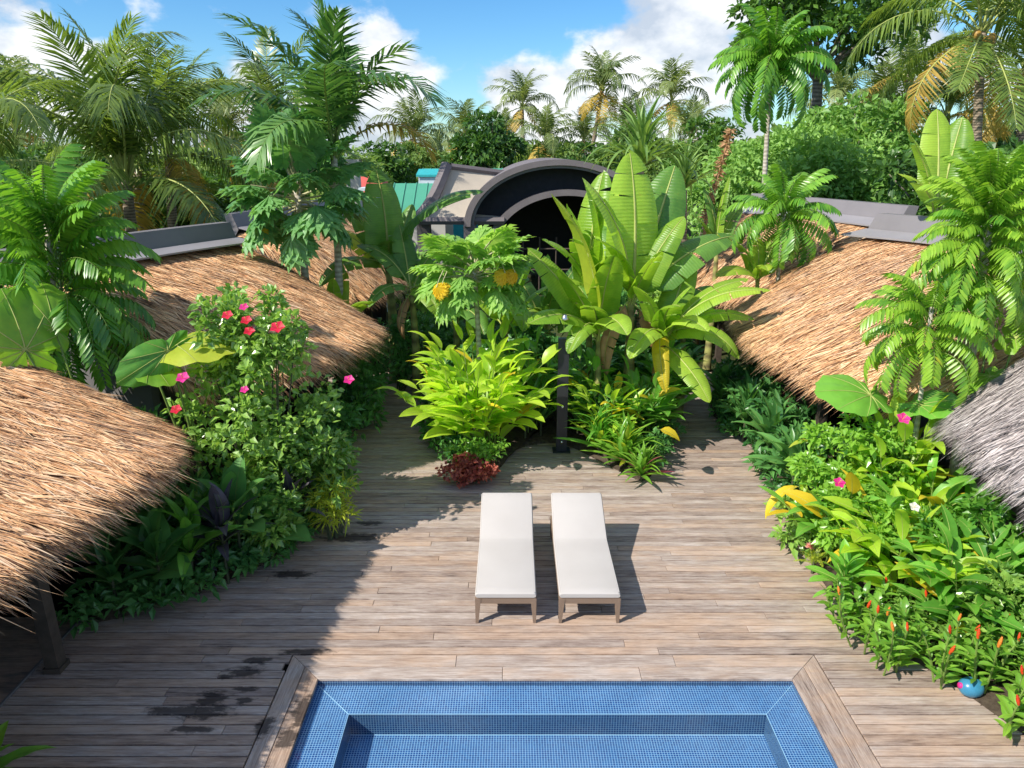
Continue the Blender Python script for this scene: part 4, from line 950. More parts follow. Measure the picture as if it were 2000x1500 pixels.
def lounger(label, x, y, rz=0.0):
    root = thing('sun_lounger', label, 'sun lounger', (x, y, 0), 'sun loungers facing the pool'); root.rotation_euler = (0, 0, rz)
    w = .35; zf, zr = .335, .265; KY, BL, BA = 1.24, .77, math.radians(22)
    mb = MB(); mb.box((-w, 0, zr), (w, .05, zf)); mb.box((-w, .05, zr), (-w + .05, 1.95, zf)); mb.box((w - .05, .05, zr), (w, 1.95, zf)); mb.box((-w + .05, 1.90, zr), (w - .05, 1.95, zf))
    mb.box((-w + .05, KY - .06, zr + .01), (w - .05, KY, zf - .01)); mb.build('frame', M['wicker'], root)
    mb = MB(); mb.box((-w + .052, .052, zf - .03), (w - .052, KY - .062, zf - .008)); mb.build('seat_panel', M['wicker'], root)
    for sx in (-1, 1):
        for yy, sy in ((.0, 1), (1.95, -1)):
            xo, xi, yo, yi = sx * (w + .004), sx * (w - .066), yy - sy * .004, yy + sy * .062
            V = [(xo, yo, zr + .066), (xi, yo, zr + .066), (xi, yi, zr + .066), (xo, yi, zr + .066)]
            xc, yc = sx * (w - .012), yy + sy * .012
            V += [(xc + sx * .014, yc - sy * .014, 0), (xc - sx * .02, yc - sy * .014, 0), (xc - sx * .02, yc + sy * .02, 0), (xc + sx * .014, yc + sy * .02, 0)]
            mb = MB(); mb.add(V, [(0, 1, 2, 3), (7, 6, 5, 4), (0, 4, 5, 1), (1, 5, 6, 2), (2, 6, 7, 3), (3, 7, 4, 0)]); mb.build('leg', M['wicker'], root)
    path = [(-.005, zf + .002)] + [(s, zf + .002) for s in np.linspace(.02, KY - .05, 12)] + [(KY, zf + .012)]
    path += [(KY + math.cos(BA) * s, zf + .012 + math.sin(BA) * s) for s in np.linspace(.06, BL, 8)] + [(KY + math.cos(BA) * (BL + .02), zf + .012 + math.sin(BA) * (BL + .02))]
    mb = MB(); slab(mb, path, -w - .003, w + .003, .068); cu = mb.build('cushion', M['cushion'], root, smooth=True)
    pa = np.array(path); tg = np.gradient(pa, axis=0); tg /= np.linalg.norm(tg, axis=1, keepdims=True); up_ = pa + np.column_stack([-tg[:, 1], tg[:, 0]]) * .062
    mb = MB()
    for sx in (-1, 1): mb.tube([(sx * (w - .012), a, b_) for a, b_ in up_[1:-1]], .0055, 6)
    mb.tube([(-w + .012, up_[1][0], up_[1][1]), (w - .012, up_[1][0], up_[1][1])], .0055, 6); mb.tube([(-w + .012, up_[-2][0], up_[-2][1]), (w - .012, up_[-2][0], up_[-2][1])], .0055, 6)
    mb.build('piping', M['cushion'], cu, smooth=True)
    mb = MB(); R = Matrix.Rotation(BA, 4, 'X'); mb.box((-w + .01, 0, -.035), (w - .01, BL, -.004), R=R, T=(0, KY, zf + .008)); mb.build('backrest', M['wicker'], root)
    for sx in (-1, 1):
        mb = MB(); mb.tube([(sx * .27, KY + .5, zf + .24), (sx * .27, KY + .62, zr + .02)], .012, 6); mb.build('prop', M['wicker'], root)
lounger('left white-cushioned wicker sun lounger facing the pool', -.072, 7.0)
lounger('right white-cushioned wicker sun lounger facing the pool', .895, 7.0)

# ---- shower post
M['black'] = plain('black_powder_coat', (.022, .024, .028), .42, .5, .1, 3, .05)
M['steel'] = plain('brushed_steel', (.62, .62, .63), .25, .6, .05, 4, .05, metal=1)
b = G(1096, 880); root = thing('shower_post', 'black outdoor shower post in front of the banana clump', 'shower', b)
mb = MB(); mb.box((-.095, -.06, .02), (.095, .06, 2.13)); mb.build('post', M['black'], root)
mb = MB(); mb.box((-.16, -.13, 0), (.16, .13, .02)); mb.build('base_plate', M['black'], root)
mb = MB(); mb.tube([(0, 0, 2.12), (0, 0, 2.50), (0, -.05, 2.56), (0, -.2, 2.57)], .014, 7); mb.build('riser_pipe', M['steel'], root, smooth=True)
mb = MB(); mb.tube([(0, -.19, 2.59), (0, -.19, 2.57), (0, -.19, 2.52), (0, -.19, 2.50)], [.03, .05, .075, .07], 10); mb.build('shower_head', M['steel'], root, smooth=True)
for z in (.88, .20):
    mb = MB(); mb.tube([(0, -.062, z), (0, -.08, z), (0, -.10, z)], [.022, .03, .024], 9); mb.build('tap', M['steel'], root, smooth=True)

# ---- blue pot with a beaked spout at the right edge of the bed
m, t, out = newmat('blue_glaze'); bsdf(t, out, ramp(t, noise(t, geo(t), 6, 4), [(.3, (.03, .17, .30)), (.7, (.06, .27, .42))]), .32, .5); M['glaze'] = m
b = G(1893, 1358); root = thing('blue_pot', 'glossy blue round pot lying at the edge of the right bed', 'pot', b)
mb = MB(); an = np.linspace(0.02, np.pi - .02, 12); mb.tube([(-.115 * math.cos(a), 0, .10) for a in an], [max(.004, .10 * math.sin(a) ** .8) for a in an], 14); mb.build('body', M['glaze'], root, smooth=True)
mb = MB(); mb.tube([(-.10, 0, .12), (-.13, 0, .125)], [.03, .026], 9); mb.build('neck', M['pink'], root, smooth=True)

# ---- far buildings
M['archgrey'] = plain('grey_render', (.17, .15, .155), .75, .25, .12, 2)
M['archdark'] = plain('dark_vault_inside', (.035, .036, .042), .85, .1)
M['tansheet'] = plain('tan_concrete', (.48, .42, .34), .85, .15, .15, .8)
M['greenroof'] = plain('green_metal_roof', (.07, .30, .20), .45, .4, .12, .6); M['tealwall'] = plain('teal_paint', (.03, .36, .38), .6); M['paleblue'] = plain('pale_blue_wall', (.60, .68, .74), .7)
M['redroof'] = plain('red_roof', (.55, .10, .08), .6, .3, .15, 1); M['palewall'] = plain('pale_concrete', (.55, .53, .50), .85, .1, .1, 1)
def arc(cx, cz, rx, rz, a0, a1, n): return [(cx + rx * math.cos(math.radians(a)), cz + rz * math.sin(math.radians(a))) for a in np.linspace(a0, a1, n)]
def archband(mb, Y0, Y1, o, i):
    o = np.array(o); i = np.array(i); n = len(o)
    A = np.stack([np.column_stack([o[:, 0], np.full(n, Y0), o[:, 1]]), np.column_stack([i[:, 0], np.full(n, Y0), i[:, 1]]), np.column_stack([i[:, 0], np.full(n, Y1), i[:, 1]]), np.column_stack([o[:, 0], np.full(n, Y1), o[:, 1]]), np.column_stack([o[:, 0], np.full(n, Y0), o[:, 1]])])
    mb.grid(A)
YA = 27.0; cx = P(1090, 400, YA).x; hap = P(1080, 311, YA).z; hf = P(915, 440, YA).z; RX = cx - P(908, 440, YA).x; RZ = hap - hf
root = thing('vaulted_hall', 'dark grey building with a great arched vault behind the papaya', 'building', (cx, YA, 0)); L0 = np.array([cx, 0])
def sh(pts): return [(x - cx, z) for x, z in pts]
mb = MB(); archband(mb, -.6, .25, sh(arc(cx, hf, RX, RZ, 0, 180, 41)), sh(arc(cx, hf, RX - .24, RZ - .20, 0, 180, 41))); mb.build('outer_arch', M['archgrey'], root, smooth=False)
mb = MB(); archband(mb, -.45, .25, sh(arc(cx, hf, RX - .245, RZ - .205, 0, 180, 41)), sh(arc(cx, hf, RX - .36, RZ - .30, 0, 180, 41))); mb.build('inner_moulding', M['cap'], root)
mb = MB(); archband(mb, -.2, .3, sh(arc(cx + .35, hf - .95, RX - .45, RZ - .10, 12, 176, 41)), sh(arc(cx + .35, hf - .95, RX - .75, RZ - .32, 12, 176, 41))); mb.build('lower_arch', M['archgrey'], root)
mb = MB(); archband(mb, .25, 9, sh(arc(cx, hf, RX, RZ, 0, 180, 41)), sh(arc(cx, hf, RX - .2, RZ - .2, 0, 180, 41))); mb.build('vault', M['archgrey'], root)
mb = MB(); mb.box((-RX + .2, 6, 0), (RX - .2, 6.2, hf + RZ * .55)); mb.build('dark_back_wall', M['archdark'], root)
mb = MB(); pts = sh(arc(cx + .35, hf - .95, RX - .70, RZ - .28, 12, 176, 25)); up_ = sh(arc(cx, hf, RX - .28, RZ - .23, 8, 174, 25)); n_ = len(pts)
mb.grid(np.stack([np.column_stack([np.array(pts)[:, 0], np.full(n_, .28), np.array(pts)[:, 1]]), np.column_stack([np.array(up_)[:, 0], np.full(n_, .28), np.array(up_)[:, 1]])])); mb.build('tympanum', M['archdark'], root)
for s in (-1, 1):
    mb = MB(); mb.box((s * (RX - .2) - .22, -.5, 0), (s * (RX - .2) + .22, .2, hf + .05)); mb.build('pier', M['archgrey'], root)
for k in range(9):
    x = -RX + .9 + k * (2 * RX - 1.8) / 8; mb = MB(); mb.tube([(x, .6, 0), (x, .6, hf - .5)], .035, 6); mb.build('lattice_bar', M['darkwood'], root)
for z in (.9, 1.7):
    mb = MB(); mb.tube([(-RX + .4, .58, z), (RX - .4, .58, z)], .04, 6); mb.build('rail', M['darkwood'], root)
# leaning concrete shell beside the vault
YB = 28.5
q = [P(880, 328, YB), P(990, 342, YB + 1), P(985, 432, YB - 1.6), P(822, 432, YB - 1.6)]
base = Vector((q[3].x, q[3].y, 0)); root = thing('leaning_roof_shell', 'tan sloping concrete roof with grey edge beams left of the arch', 'roof', base)
mb = MB(); nn = 8; top = [q[0].lerp(q[1], i / nn) for i in range(nn + 1)]; bot = [q[3].lerp(q[2], i / nn) for i in range(nn + 1)]
rows = []
for s in np.linspace(0, 1, 9):
    rows.append([(a.lerp(b_, s) - base) + Vector((0, -.35 * math.sin(math.pi * s), -.35 * math.sin(math.pi * s))) for a, b_ in zip(top, bot)])
Rw = np.array([[tuple(v) for v in r_] for r_ in rows]); mb.grid(Rw); mb.grid(Rw + [0, .25, -.05], flip=True); mb.build('sloping_sheet', M['tansheet'], root, smooth=True)
mb = MB(); mb.tube([Vector(v) + Vector((-.15, -.05, .08)) for v in Rw[:, 0]], .24, 6); mb.build('edge_beam', M['archgrey'], root)
mb = MB(); mb.tube([Vector(v) + Vector((0, 0, .06)) for v in Rw[0]], .13, 6); mb.build('top_beam', M['archgrey'], root)
mb = MB(); mb.tube([Vector(v) + Vector((0, -.1, .02)) for v in Rw[-1]], .15, 6); mb.build('bottom_beam', M['archgrey'], root)
mb = MB(); mb.box((-.2, .3, -.16), (.3, .7, Rw[-1, 0, 2] + .1)); mb.box((Rw[-1, -1, 0] - .4, .3, -.16), (Rw[-1, -1, 0], .7, Rw[-1, -1, 2] + .1)); mb.build('support_wall', M['archgrey'], root)
def shed(name, label, pxa, pya, pxb, pyb, Y, depth, rmat, wmat, drop=.8, ribs=True):
    a = P(pxa, pya, Y + depth); bb = P(pxb, pyb, Y + depth); base = Vector(((a.x + bb.x) / 2, Y, 0)); w = (bb.x - a.x) / 2; zt = (a.z + bb.z) / 2
    root = thing(name, label, 'building', base)
    mb = MB(); mb.box((-w + .1, .1, -.16), (w - .1, depth * 2 - .1, zt - drop)); mb.build('wall', wmat, root)
    mb = MB(); mb.add([(-w, 0, zt - drop), (w, 0, zt - drop), (w, depth, zt), (-w, depth, zt), (w, depth * 2, zt - drop), (-w, depth * 2, zt - drop), (-w, 0, zt - drop - .1), (w, 0, zt - drop - .1)], [(0, 1, 2, 3), (3, 2, 4, 5), (6, 7, 1, 0)]); mb.add([(-w, 0, zt - drop), (-w, depth, zt), (-w, depth * 2, zt - drop), (w, 0, zt - drop), (w, depth, zt), (w, depth * 2, zt - drop)], [(0, 1, 2), (5, 4, 3)])
    rf = mb.build('roof', rmat, root)
    if ribs:
        n = int(2 * w / .45)
        for k in range(n + 1):
            x = -w + .02 + k * (2 * w - .04) / n; mb = MB(); mb.tube([(x, -.01, zt - drop + .02), (x, depth, zt + .02)], .03, 4); mb.build('roof_rib', rmat, rf)
    return root
shed('green_roofed_shed', 'green ribbed metal roof low behind the tall banana leaf', 770, 358, 880, 358, 31, 2.2, M['greenroof'], M['palewall'], 1.3)
shed('green_roofed_hall', 'long green metal roof seen above the leaning shell', 826, 329, 1075, 329, 40, 3, M['greenroof'], M['tealwall'], .9)
shed('teal_walled_shed', 'small teal and white shed behind the green roofs', 818, 330, 862, 330, 37, 1.2, M['tealwall'], M['paleblue'], .25, False)
shed('red_roofed_house', 'small red roof beside the pale pillar left of the arch', 700, 345, 752, 345, 34, 2, M['redroof'], M['palewall'], .8)
shed('rusty_roofed_house', 'faded red roof glimpsed behind the left papaya crown', 440, 285, 640, 285, 45, 4, M['redroof'], M['palewall'], 1.2)
b = P(694, 400, 27); root = thing('pale_pillar', 'pale concrete pillar left of the tall banana leaf', 'pillar', (b.x, 27, 0))
zt = P(694, 318, 27).z; mb = MB(); mb.box((-.22, -.22, -.16), (.22, .22, zt)); mb.build('shaft', M['palewall'], root); mb = MB(); mb.box((-.3, -.3, zt), (.3, .3, zt + .12)); mb.build('capital', M['palewall'], root)
b = P(735, 400, 25); root = thing('white_kiosk', 'small white flat-roofed kiosk left of the arch', 'kiosk', (b.x, 25, 0)); zt = P(735, 372, 25).z
mb = MB(); mb.box((-.5, -.4, zt), (.5, .6, zt + .1)); mb.build('flat_roof', M['paleblue'], root); mb = MB(); mb.box((.05, -.2, -.16), (.25, .0, zt)); mb.box((-.4, .2, -.16), (-.2, .4, zt)); mb.build('column', M['paleblue'], root)

# ================================================================== planting
def gp(px, py, Y): p = P(px, py, Y); return p
def at(px, Y, z=0.0): p = P(px, 600, Y); return Vector((P(px, 750 - 100, Y).x, Y, z))
def xat(px, py, Y): return Vector((P(px, py, Y).x, Y, 0))
ORD = ['first', 'second', 'third', 'fourth', 'fifth', 'sixth', 'seventh', 'eighth', 'ninth', 'tenth', 'eleventh', 'twelfth', 'thirteenth', 'fourteenth', 'fifteenth', 'sixteenth', 'seventeenth', 'eighteenth', 'nineteenth', 'twentieth', 'twenty-first', 'twenty-second', 'twenty-third', 'twenty-fourth', 'twenty-fifth', 'twenty-sixth']

# ---- centre bed: banana clump built leaf by leaf
def banana_px(label, px, pyb, pyt, Y, leaves, r=.10, name='banana_plant'):
    top = P(px, pyt, Y); base = Vector((top.x, Y, .05)); base.x += .02
    lv = []
    for (tx, ty, tY, k, ro, wd, mk) in leaves:
        d = P(tx, ty, tY) - top; lv.append((d.x, d.y, d.z, k, ro, wd * 1.25, mk))
    return banana(label, base, top.z - base.z, lv, (top.x - base.x, 0), r, name)
banana_px('tallest banana plant with upright leaves in the central bed', 1232, 790, 585, 13.2,
          [(1230, 300, 13.5, 0, .0, 1.1, None), (1138, 350, 12.9, 1, .5, 1.05, None), (1318, 325, 14.2, 4, -.5, 1.15, 'banana_dark'), (1335, 425, 13.5, 1, -.6, .9, None),
           (1432, 462, 13.9, 5, -.5, .9, 'banana_dark'), (1292, 492, 12.3, 0, -.2, .95, None), (1190, 430, 14.2, 1, .2, 1, 'banana_dark'), (1270, 400, 14.6, 2, .1, 1, 'banana_dark'), (1165, 470, 12.4, 2, .35, 1, None), (1185, 730, 12.8, 3, .2, .6, 'dead'), (1270, 745, 12.9, 3, -.2, .55, 'dead')], .12)
banana_px('banana plant with a yellow-tipped leaf beside the shower post', 1168, 800, 640, 12.7,
          [(1078, 382, 12.4, 1, .2, 1.0, 'lime'), (1092, 528, 11.9, 4, .2, 1.3, None), (1032, 488, 12.9, 0, .5, 1.0, None), (1033, 632, 11.7, 2, .3, 1.0, None), (1225, 655, 11.4, 3, -.2, 1.1, None), (1130, 560, 13.6, 2, .2, 1, 'banana_dark'), (1110, 690, 11.7, 3, .2, .9, None), (1200, 500, 12.0, 0, 0, 1.1, None), (1150, 600, 11.5, 1, .1, 1, None)], .075)
banana_px('banana plant whose long leaves reach right over the thatch', 1292, 800, 655, 12.9,
          [(1500, 570, 12.3, 2, -.2, .75, None), (1458, 548, 12.9, 2, -.3, .8, None), (1382, 648, 11.8, 3, -.2, 1.0, None), (1385, 785, 11.8, 1, -.3, .85, None), (1300, 765, 11.8, 3, -.3, .6, 'banana_yellow'), (1440, 700, 12.2, 3, -.3, .9, None), (1470, 625, 12.7, 2, -.3, .8, None), (1350, 560, 12.6, 1, -.4, .8, None), (1350, 500, 13.6, 0, -.4, 1, 'banana'), (1240, 560, 12.2, 1, .2, .9, None), (1330, 600, 11.8, 2, -.2, 1.1, None), (1420, 620, 12.8, 3, -.3, 1, None), (1230, 700, 11.8, 3, .2, 1, None), (1390, 560, 13.6, 1, -.3, 1.1, 'banana_dark')], .085)
banana_px('leafy banana plant hiding the right side of the arch', 1150, 800, 600, 14.3,
          [(1140, 352, 14.3, 1, .2, 1.0, None), (1108, 402, 14.0, 0, .3, 1.0, None), (1178, 338, 14.6, 0, 0, 1.0, None), (1205, 372, 14.4, 1, -.2, 1.0, None), (1060, 470, 13.8, 2, .4, .9, None), (1085, 560, 13.5, 3, .3, .9, None), (1200, 500, 13.6, 2, -.2, 1, None), (1120, 470, 13.5, 2, .2, 1.1, None)], .09)
banana_px('young bright banana plant right of the tallest one', 1335, 800, 640, 13.9,
          [(1310, 440, 14.0, 0, .1, .9, None), (1410, 590, 13.8, 2, -.4, .8, None), (1270, 470, 13.6, 1, .3, 1, None), (1395, 600, 13.2, 3, -.3, .9, None)], .09)
o = banana_auto('small banana plant at the back of the central bed behind the papaya', xat(985, 600, 14.6), 1.75, 8, 1.7, 'banana', az0=1.2)
banana_auto('dark banana plant behind the yellow papaya leaves', xat(890, 600, 15.4), 1.7, 8, 1.6, 'banana_dark', az0=.4)
banana_auto('dark banana plant at the back of the central bed near the arch', xat(1075, 600, 15.6), 1.6, 7, 1.6, 'banana_dark', az0=2.0)
# left bananas between the huts and the path
banana_px('tall dark banana plant left of the central papaya', 758, 640, 520, 16.2,
          [(735, 332, 16.4, 0, .1, 1.25, 'banana_dark'), (940, 378, 15.2, 2, -.4, .8, 'banana_dark'), (625, 560, 15.2, 3, .4, .9, 'banana_dark'), (690, 400, 17, 1, .4, .9, 'banana_dark'), (805, 400, 16.8, 4, -.2, 1.2, 'banana_dark'), (640, 450, 16.6, 2, .3, .9, 'banana'), (760, 470, 15.2, 1, .1, 1.1, 'banana_dark'), (850, 560, 15.2, 3, -.3, 1, 'banana_dark')], .13)
banana_px('second dark banana plant beside the corner of the left thatch', 803, 650, 560, 15.0,
          [(700, 480, 15.4, 2, .2, 1, 'banana_dark'), (870, 470, 15.4, 1, -.3, 1, 'banana_dark'), (780, 440, 15.6, 4, 0, 1.2, 'banana_dark'), (720, 600, 14.4, 3, .3, 1, 'banana_dark'), (860, 620, 14.2, 3, -.3, 1, 'banana'), (790, 660, 14.8, 3, .2, .6, 'dead')], .10)
banana_auto('light banana leaf plant beside the far left thatch', xat(640, 500, 14.6), 1.5, 6, 1.45, 'banana', az0=2.5)
banana_px('banana plant rising behind the right feather-leaved tree', 1830, 500, 420, 13.8,
          [(1775, 262, 13.8, 0, .2, 1.0, None), (1880, 230, 14.2, 4, 0, 1.2, 'banana'), (1755, 340, 13.2, 1, .3, .8, None), (1900, 300, 14, 1, -.3, 1, 'banana_dark'), (1830, 215, 14.4, 4, .1, 1.1, 'banana')], .1)
banana_px('small banana plant between the two tan huts on the right', 1480, 640, 545, 15.1,
          [(1432, 470, 14.8, 1, .2, 1.1, None), (1475, 452, 15.3, 0, 0, 1.2, None), (1525, 450, 15.4, 4, -.2, 1.4, None), (1560, 500, 15, 2, -.3, 1, 'banana_dark'), (1400, 540, 14.4, 2, .3, 1, None), (1500, 530, 14.3, 3, 0, 1, None)], .08)
banana_px('banana plant with a narrow green leaf beside the dry flower stalk', 1400, 560, 480, 17.5,
          [(1425, 345, 17.5, 4, -.2, .7, None), (1375, 370, 17.8, 0, .1, .8, 'banana_dark'), (1350, 420, 17.2, 1, .3, .9, None), (1450, 400, 17.8, 1, -.3, .9, 'banana_dark')], .09)

# ---- centre bed: ginger, grassy clumps, papaya, coleus
ginger('bright yellow-green ginger clump around the central papaya trunk', (-.62, 11.7, .08), 30, 2.15, 1.22, .72, per=8, yellow=.03, wide=1.05, rad=.4)
ginger('darker ginger clump between the shower post and the bright one', (.35, 12.9, .08), 14, 1.7, .75, .6, M['ginger_dark'], per=7)
ginger('leafy green clump right behind the shower post', (1.5, 13.1, .08), 14, 1.6, .75, .58, M['ginger_dark'], per=7)
ginger('green ginger clump at the foot of the long-leaved banana', (2.45, 12.3, .08), 16, 1.35, .75, .6, M['ginger_dark'], per=7, yellow=.08)
ginger('bright ginger clump right behind the grassy clump', (1.75, 12.15, .08), 12, 1.15, .6, .52, M['ginger'], per=6, yellow=.08)
ginger('green ginger clump at the right end of the central bed', (3.05, 13.6, .08), 14, 1.5, .75, .6, M['ginger_dark'], per=7)
b = Vector((1.95, 11.25, .06))
root = rosette('grassy strap-leaved clump at the front right of the central bed', b, 80, .80, M['shrub_bright'], STRAP, (88, 12), 'strap_leaf_clump', 'plant', .12, 1.5, mat2=M['lime'], p2=.2)
rosette('low strap-leaved tuft beside the bright yellow fallen leaf', (2.15, 10.75, .05), 60, .55, M['shrub_bright'], STRAP, (85, 5), 'strap_leaf_clump', 'plant', .08, 1.6, mat2=M['burgundy'], p2=.12)
rosette('taller strap-leaved clump left behind the front right one', (1.55, 11.7, .06), 54, .80, M['ginger_dark'], STRAP, (88, 20), 'strap_leaf_clump', 'plant', .2, 1.5, mat2=M['lime'], p2=.15)
for k, (x, y, h) in enumerate(((.25, 12.4, .9), (.55, 12.6, 1.1), (.15, 13.4, 1.2), (1.25, 12.6, 1.0), (1.7, 12.5, 1.1), (2.5, 12.3, .9))):
    rosette('narrow-leaved dark clump behind the shower post, %s from the left' % ORD[[.15, .25, .55, 1.25, 1.7, 2.5].index(x)], (x, y, .08), 20, h * .8, M['shade'], ROSE, (88, 30), 'understory_clump', 'plant', .3, .7, 'understory clumps behind the shower post')
ly = thing('yellow_leaf_plant', 'small plant with one broad yellow leaf in the front clump', 'plant', (2.35, 11.0, .06))
mb = MB(); mb.tube([(0, 0, -.05), (.02, -.05, .35), (.05, -.15, .55)], .01, 5); mb.build('stem', M['stemgreen'], ly)
pt = P(1283, 838, 10.75) - ly.location; tpv = P(1328, 862, 10.6) - ly.location; place('leaf', BROAD[0], ly, pt, tpv, 0, 1.9, M['yellow'])
bush('dark red and coral coleus tuft at the front of the ginger', G(915, 948) + Vector((0, .15, 0)), .42, .30, .40, 30, 1100, .085, M['coleus'], 'coleus_plant', 'plant', .05, .12, nstem=5, aspect=.75)
bush('small green shrub between the coleus and the ginger', (-.55, 11.05, .05), .45, .3, .62, 26, 700, .085, M['shrub_bright'], z0=.1, cr=.16)
def papaya(label, top, base, n, L, mat, yellows=(), el=(80, -15), tr=.05, name='papaya_tree', bark='palebark', stack=.5):
    base = Vector(base); tp = Vector(top) - base; root = thing(name, label, 'papaya tree', base)
    mb = MB(); mb.tube(bent((0, 0, -.1), tp, 0, 7, .04), [tr * (1.25 - .5 * i / 7) for i in range(8)], 8); mb.build('trunk', M[bark], root, smooth=True)
    az = U(0, 6)
    for i in range(n):
        f = i / (n - 1); az += 2.39996 + U(-.15, .15); b0 = tp + Vector((0, 0, -stack * f)); e = math.radians(el[0] + (el[1] - el[0]) * f + U(-8, 8))
        place('leaf', PAP[min(3, int(f * 3.2 + U(0, .8)))], root, b0, b0 + polar(L * U(.85, 1.15), az, e), U(-.25, .25), U(.9, 1.1), mat)
    for px, py, Y, s in yellows:
        tip = P(px, py + 12, Y) - base; b0 = Vector((tp.x * .25 + tip.x * .75, tp.y * .25 + tip.y * .75, tip.z + .50 * s))
        place('yellow_leaf', PAP[3], root, b0, tip, U(-.2, .2), 1.15, M['yellow'])
    return root
papaya('slim papaya tree with drooping yellow leaves in the central bed', P(926, 520, 12.4), (P(935, 720, 12.4).x, 12.4, .08), 34, 1.15, M['papaya'],
       [(846, 580, 11.5, 1), (992, 552, 11.5, 1.0), (1014, 548, 11.6, .9), (856, 575, 11.6, .9)], (38, -22), .05, stack=.28)
papaya('dark papaya tree with a dense crown between the left huts', P(578, 352, 14.7), (P(588, 540, 14.7).x, 14.7, 0), 38, 1.6, M['papaya_dark'], [(505, 455, 14.0, .7)], (70, -32), .085, stack=.55)

# ---- palms
palm('large coconut palm above the left hut ridge', (P(252, 500, 20).x, 20, -.1), P(246, 352, 20), 4.0, 23, COCO, .17, (88, -30), .08, coconuts=0, az0=1.0)
palm('coconut palm just right of the large left one', (P(326, 500, 22.5).x, 22.5, -.1), P(330, 300, 22.5), 3.1, 19, COCO, .15, (85, -45), .06, az0=2.0)
palm('coconut palm trunk close behind the large left one', (P(268, 500, 23.5).x, 23.5, -.1), P(268, 330, 23.5), 2.4, 9, COCO, .17, (80, -45), .1, az0=.3)
palm('coconut palm with yellowing fronds at the left photo edge', (P(-90, 500, 15).x, 15, -.1), P(-70, 330, 15), 2.8, 11, COCO, .15, (75, -30), .2, az0=.2)
palm('feather palm with stiff dark fronds above the back left hut', (P(657, 600, 15.0).x, 15.0, -.1), P(652, 300, 15.0), 2.55, 14, FEAT, .08, (90, 0), .05, name='feather_palm', bark='palebark', az0=.6)
palm('pale coconut palm behind the dark papaya', (P(545, 500, 26).x, 26, -.1), P(540, 262, 26), 3.2, 13, COCO, .16, (85, -40), .1, az0=1.4)
palm('tall coconut palm with yellow stalks in the right top corner', (P(1935, 400, 24).x, 24, -.1), P(1918, 62, 24), 3.5, 18, COCO, .15, (70, -60), .09, coconuts=7, az0=.9)
palm('coconut palm left of the tall one at the right top', (P(1785, 400, 44).x, 44, -.1), P(1775, 140, 44), 3.5, 15, COCO, .17, (85, -45), .08, coconuts=4, az0=.4)
palm('short yellowish coconut palm in front of the right top palms', (P(1850, 400, 33).x, 33, -.1), P(1850, 225, 33), 3.2, 18, COCO, .16, (80, -25), .15, az0=1.9)
palm('coconut palm cut by the right edge of the photo', (P(2010, 400, 28).x, 28, -.1), P(2005, 130, 28), 3.4, 14, COCO, .17, (80, -55), .15, az0=.2)
FARP = [(1020, 208, 78, 12, 'far palm right of the blue gap, with an upright trunk', 0, 3.6), (1176, 178, 74, 12, 'tallest far palm, orange coconuts under its crown', 8, 3.9), (1312, 196, 72, 12, 'far palm right of the tallest one on the skyline', 3, 3.9),
        (908, 262, 76, 9, 'leaning far palm left of the skyline group', 5, 3.5), (1066, 278, 66, 10, 'short far palm between the two tall skyline palms', 0, 3.3), (856, 292, 130, 8, 'tiny far palm against the pale sky', 0, 3.6), (808, 268, 60, 9, 'far palm beside the feather palm fronds', 0, 3.4),
        (1225, 262, 70, 10, 'low far palm behind the tallest one', 0, 3.4), (1350, 270, 64, 9, 'low far palm right of the skyline palms', 0, 3.3), (1140, 272, 82, 9, 'low far palm just left of the tallest one', 0, 3.5), (985, 276, 86, 9, 'low far palm left of the upright one', 0, 3.5), (1640, 205, 60, 9, 'far palm glimpsed under the dark broadleaf tree', 0, 3.8), (30, 250, 42, 10, 'far palm behind the left edge fronds', 0, 3.8), (440, 262, 48, 9, 'far palm behind the pale coconut palm', 0, 3.6), (1720, 235, 46, 9, 'far palm left of the right top palms', 0, 3.6)]
for px, py, Y, _, lab, nc, L in FARP:
    tp = P(px, py, Y); dx = -4.2 if 'leaning' in lab else (-1.6 if 'tallest' in lab and 'orange' in lab else U(-.4, .4))
    palm(lab, (tp.x + dx, Y, -.1), tp, L, 22, COCOF, .2, (85, -55), .22, coconuts=nc, az0=U(0, 6))

# ---- feather-leaved trees
pinnate_tree('tall slender feather-leaved tree with a pale trunk on the right', (P(1503, 400, 21.6).x, 21.6, -.1), P(1507, 108, 21.6), 1.45, 58, M['pinnate'], el=(60, -62), tr=.08, spread=.6)
pinnate_tree('small feather-leaved tree before the far right thatch', (P(1528, 500, 15.0).x, 15.0, 0), P(1532, 408, 15.0), 1.02, 36, M['pinnate'], tr=.04, spread=.4, el=(55, -55))
pinnate_tree('large bright feather-leaved tree at the right edge', (P(1912, 760, 8.85).x, 8.85, 0), P(1940, 378, 8.85), .72, 112, M['pinnate_bright'], tr=.065, spread=1.25, el=(68, -42))
pinnate_tree('low feather-leaved tree in front of the big right thatch', (P(1812, 800, 8.75).x, 8.75, 0), P(1820, 600, 8.75), .72, 44, M['pinnate_bright'], tr=.035, spread=.6, el=(45, -50))
pinnate_tree('dark feather-leaved tree at the left edge of the photo', (P(95, 760, 9.7).x, 9.7, 0), P(92, 430, 9.7), 1.08, 96, M['pinnate'], tr=.06, spread=1.9, el=(55, -42))

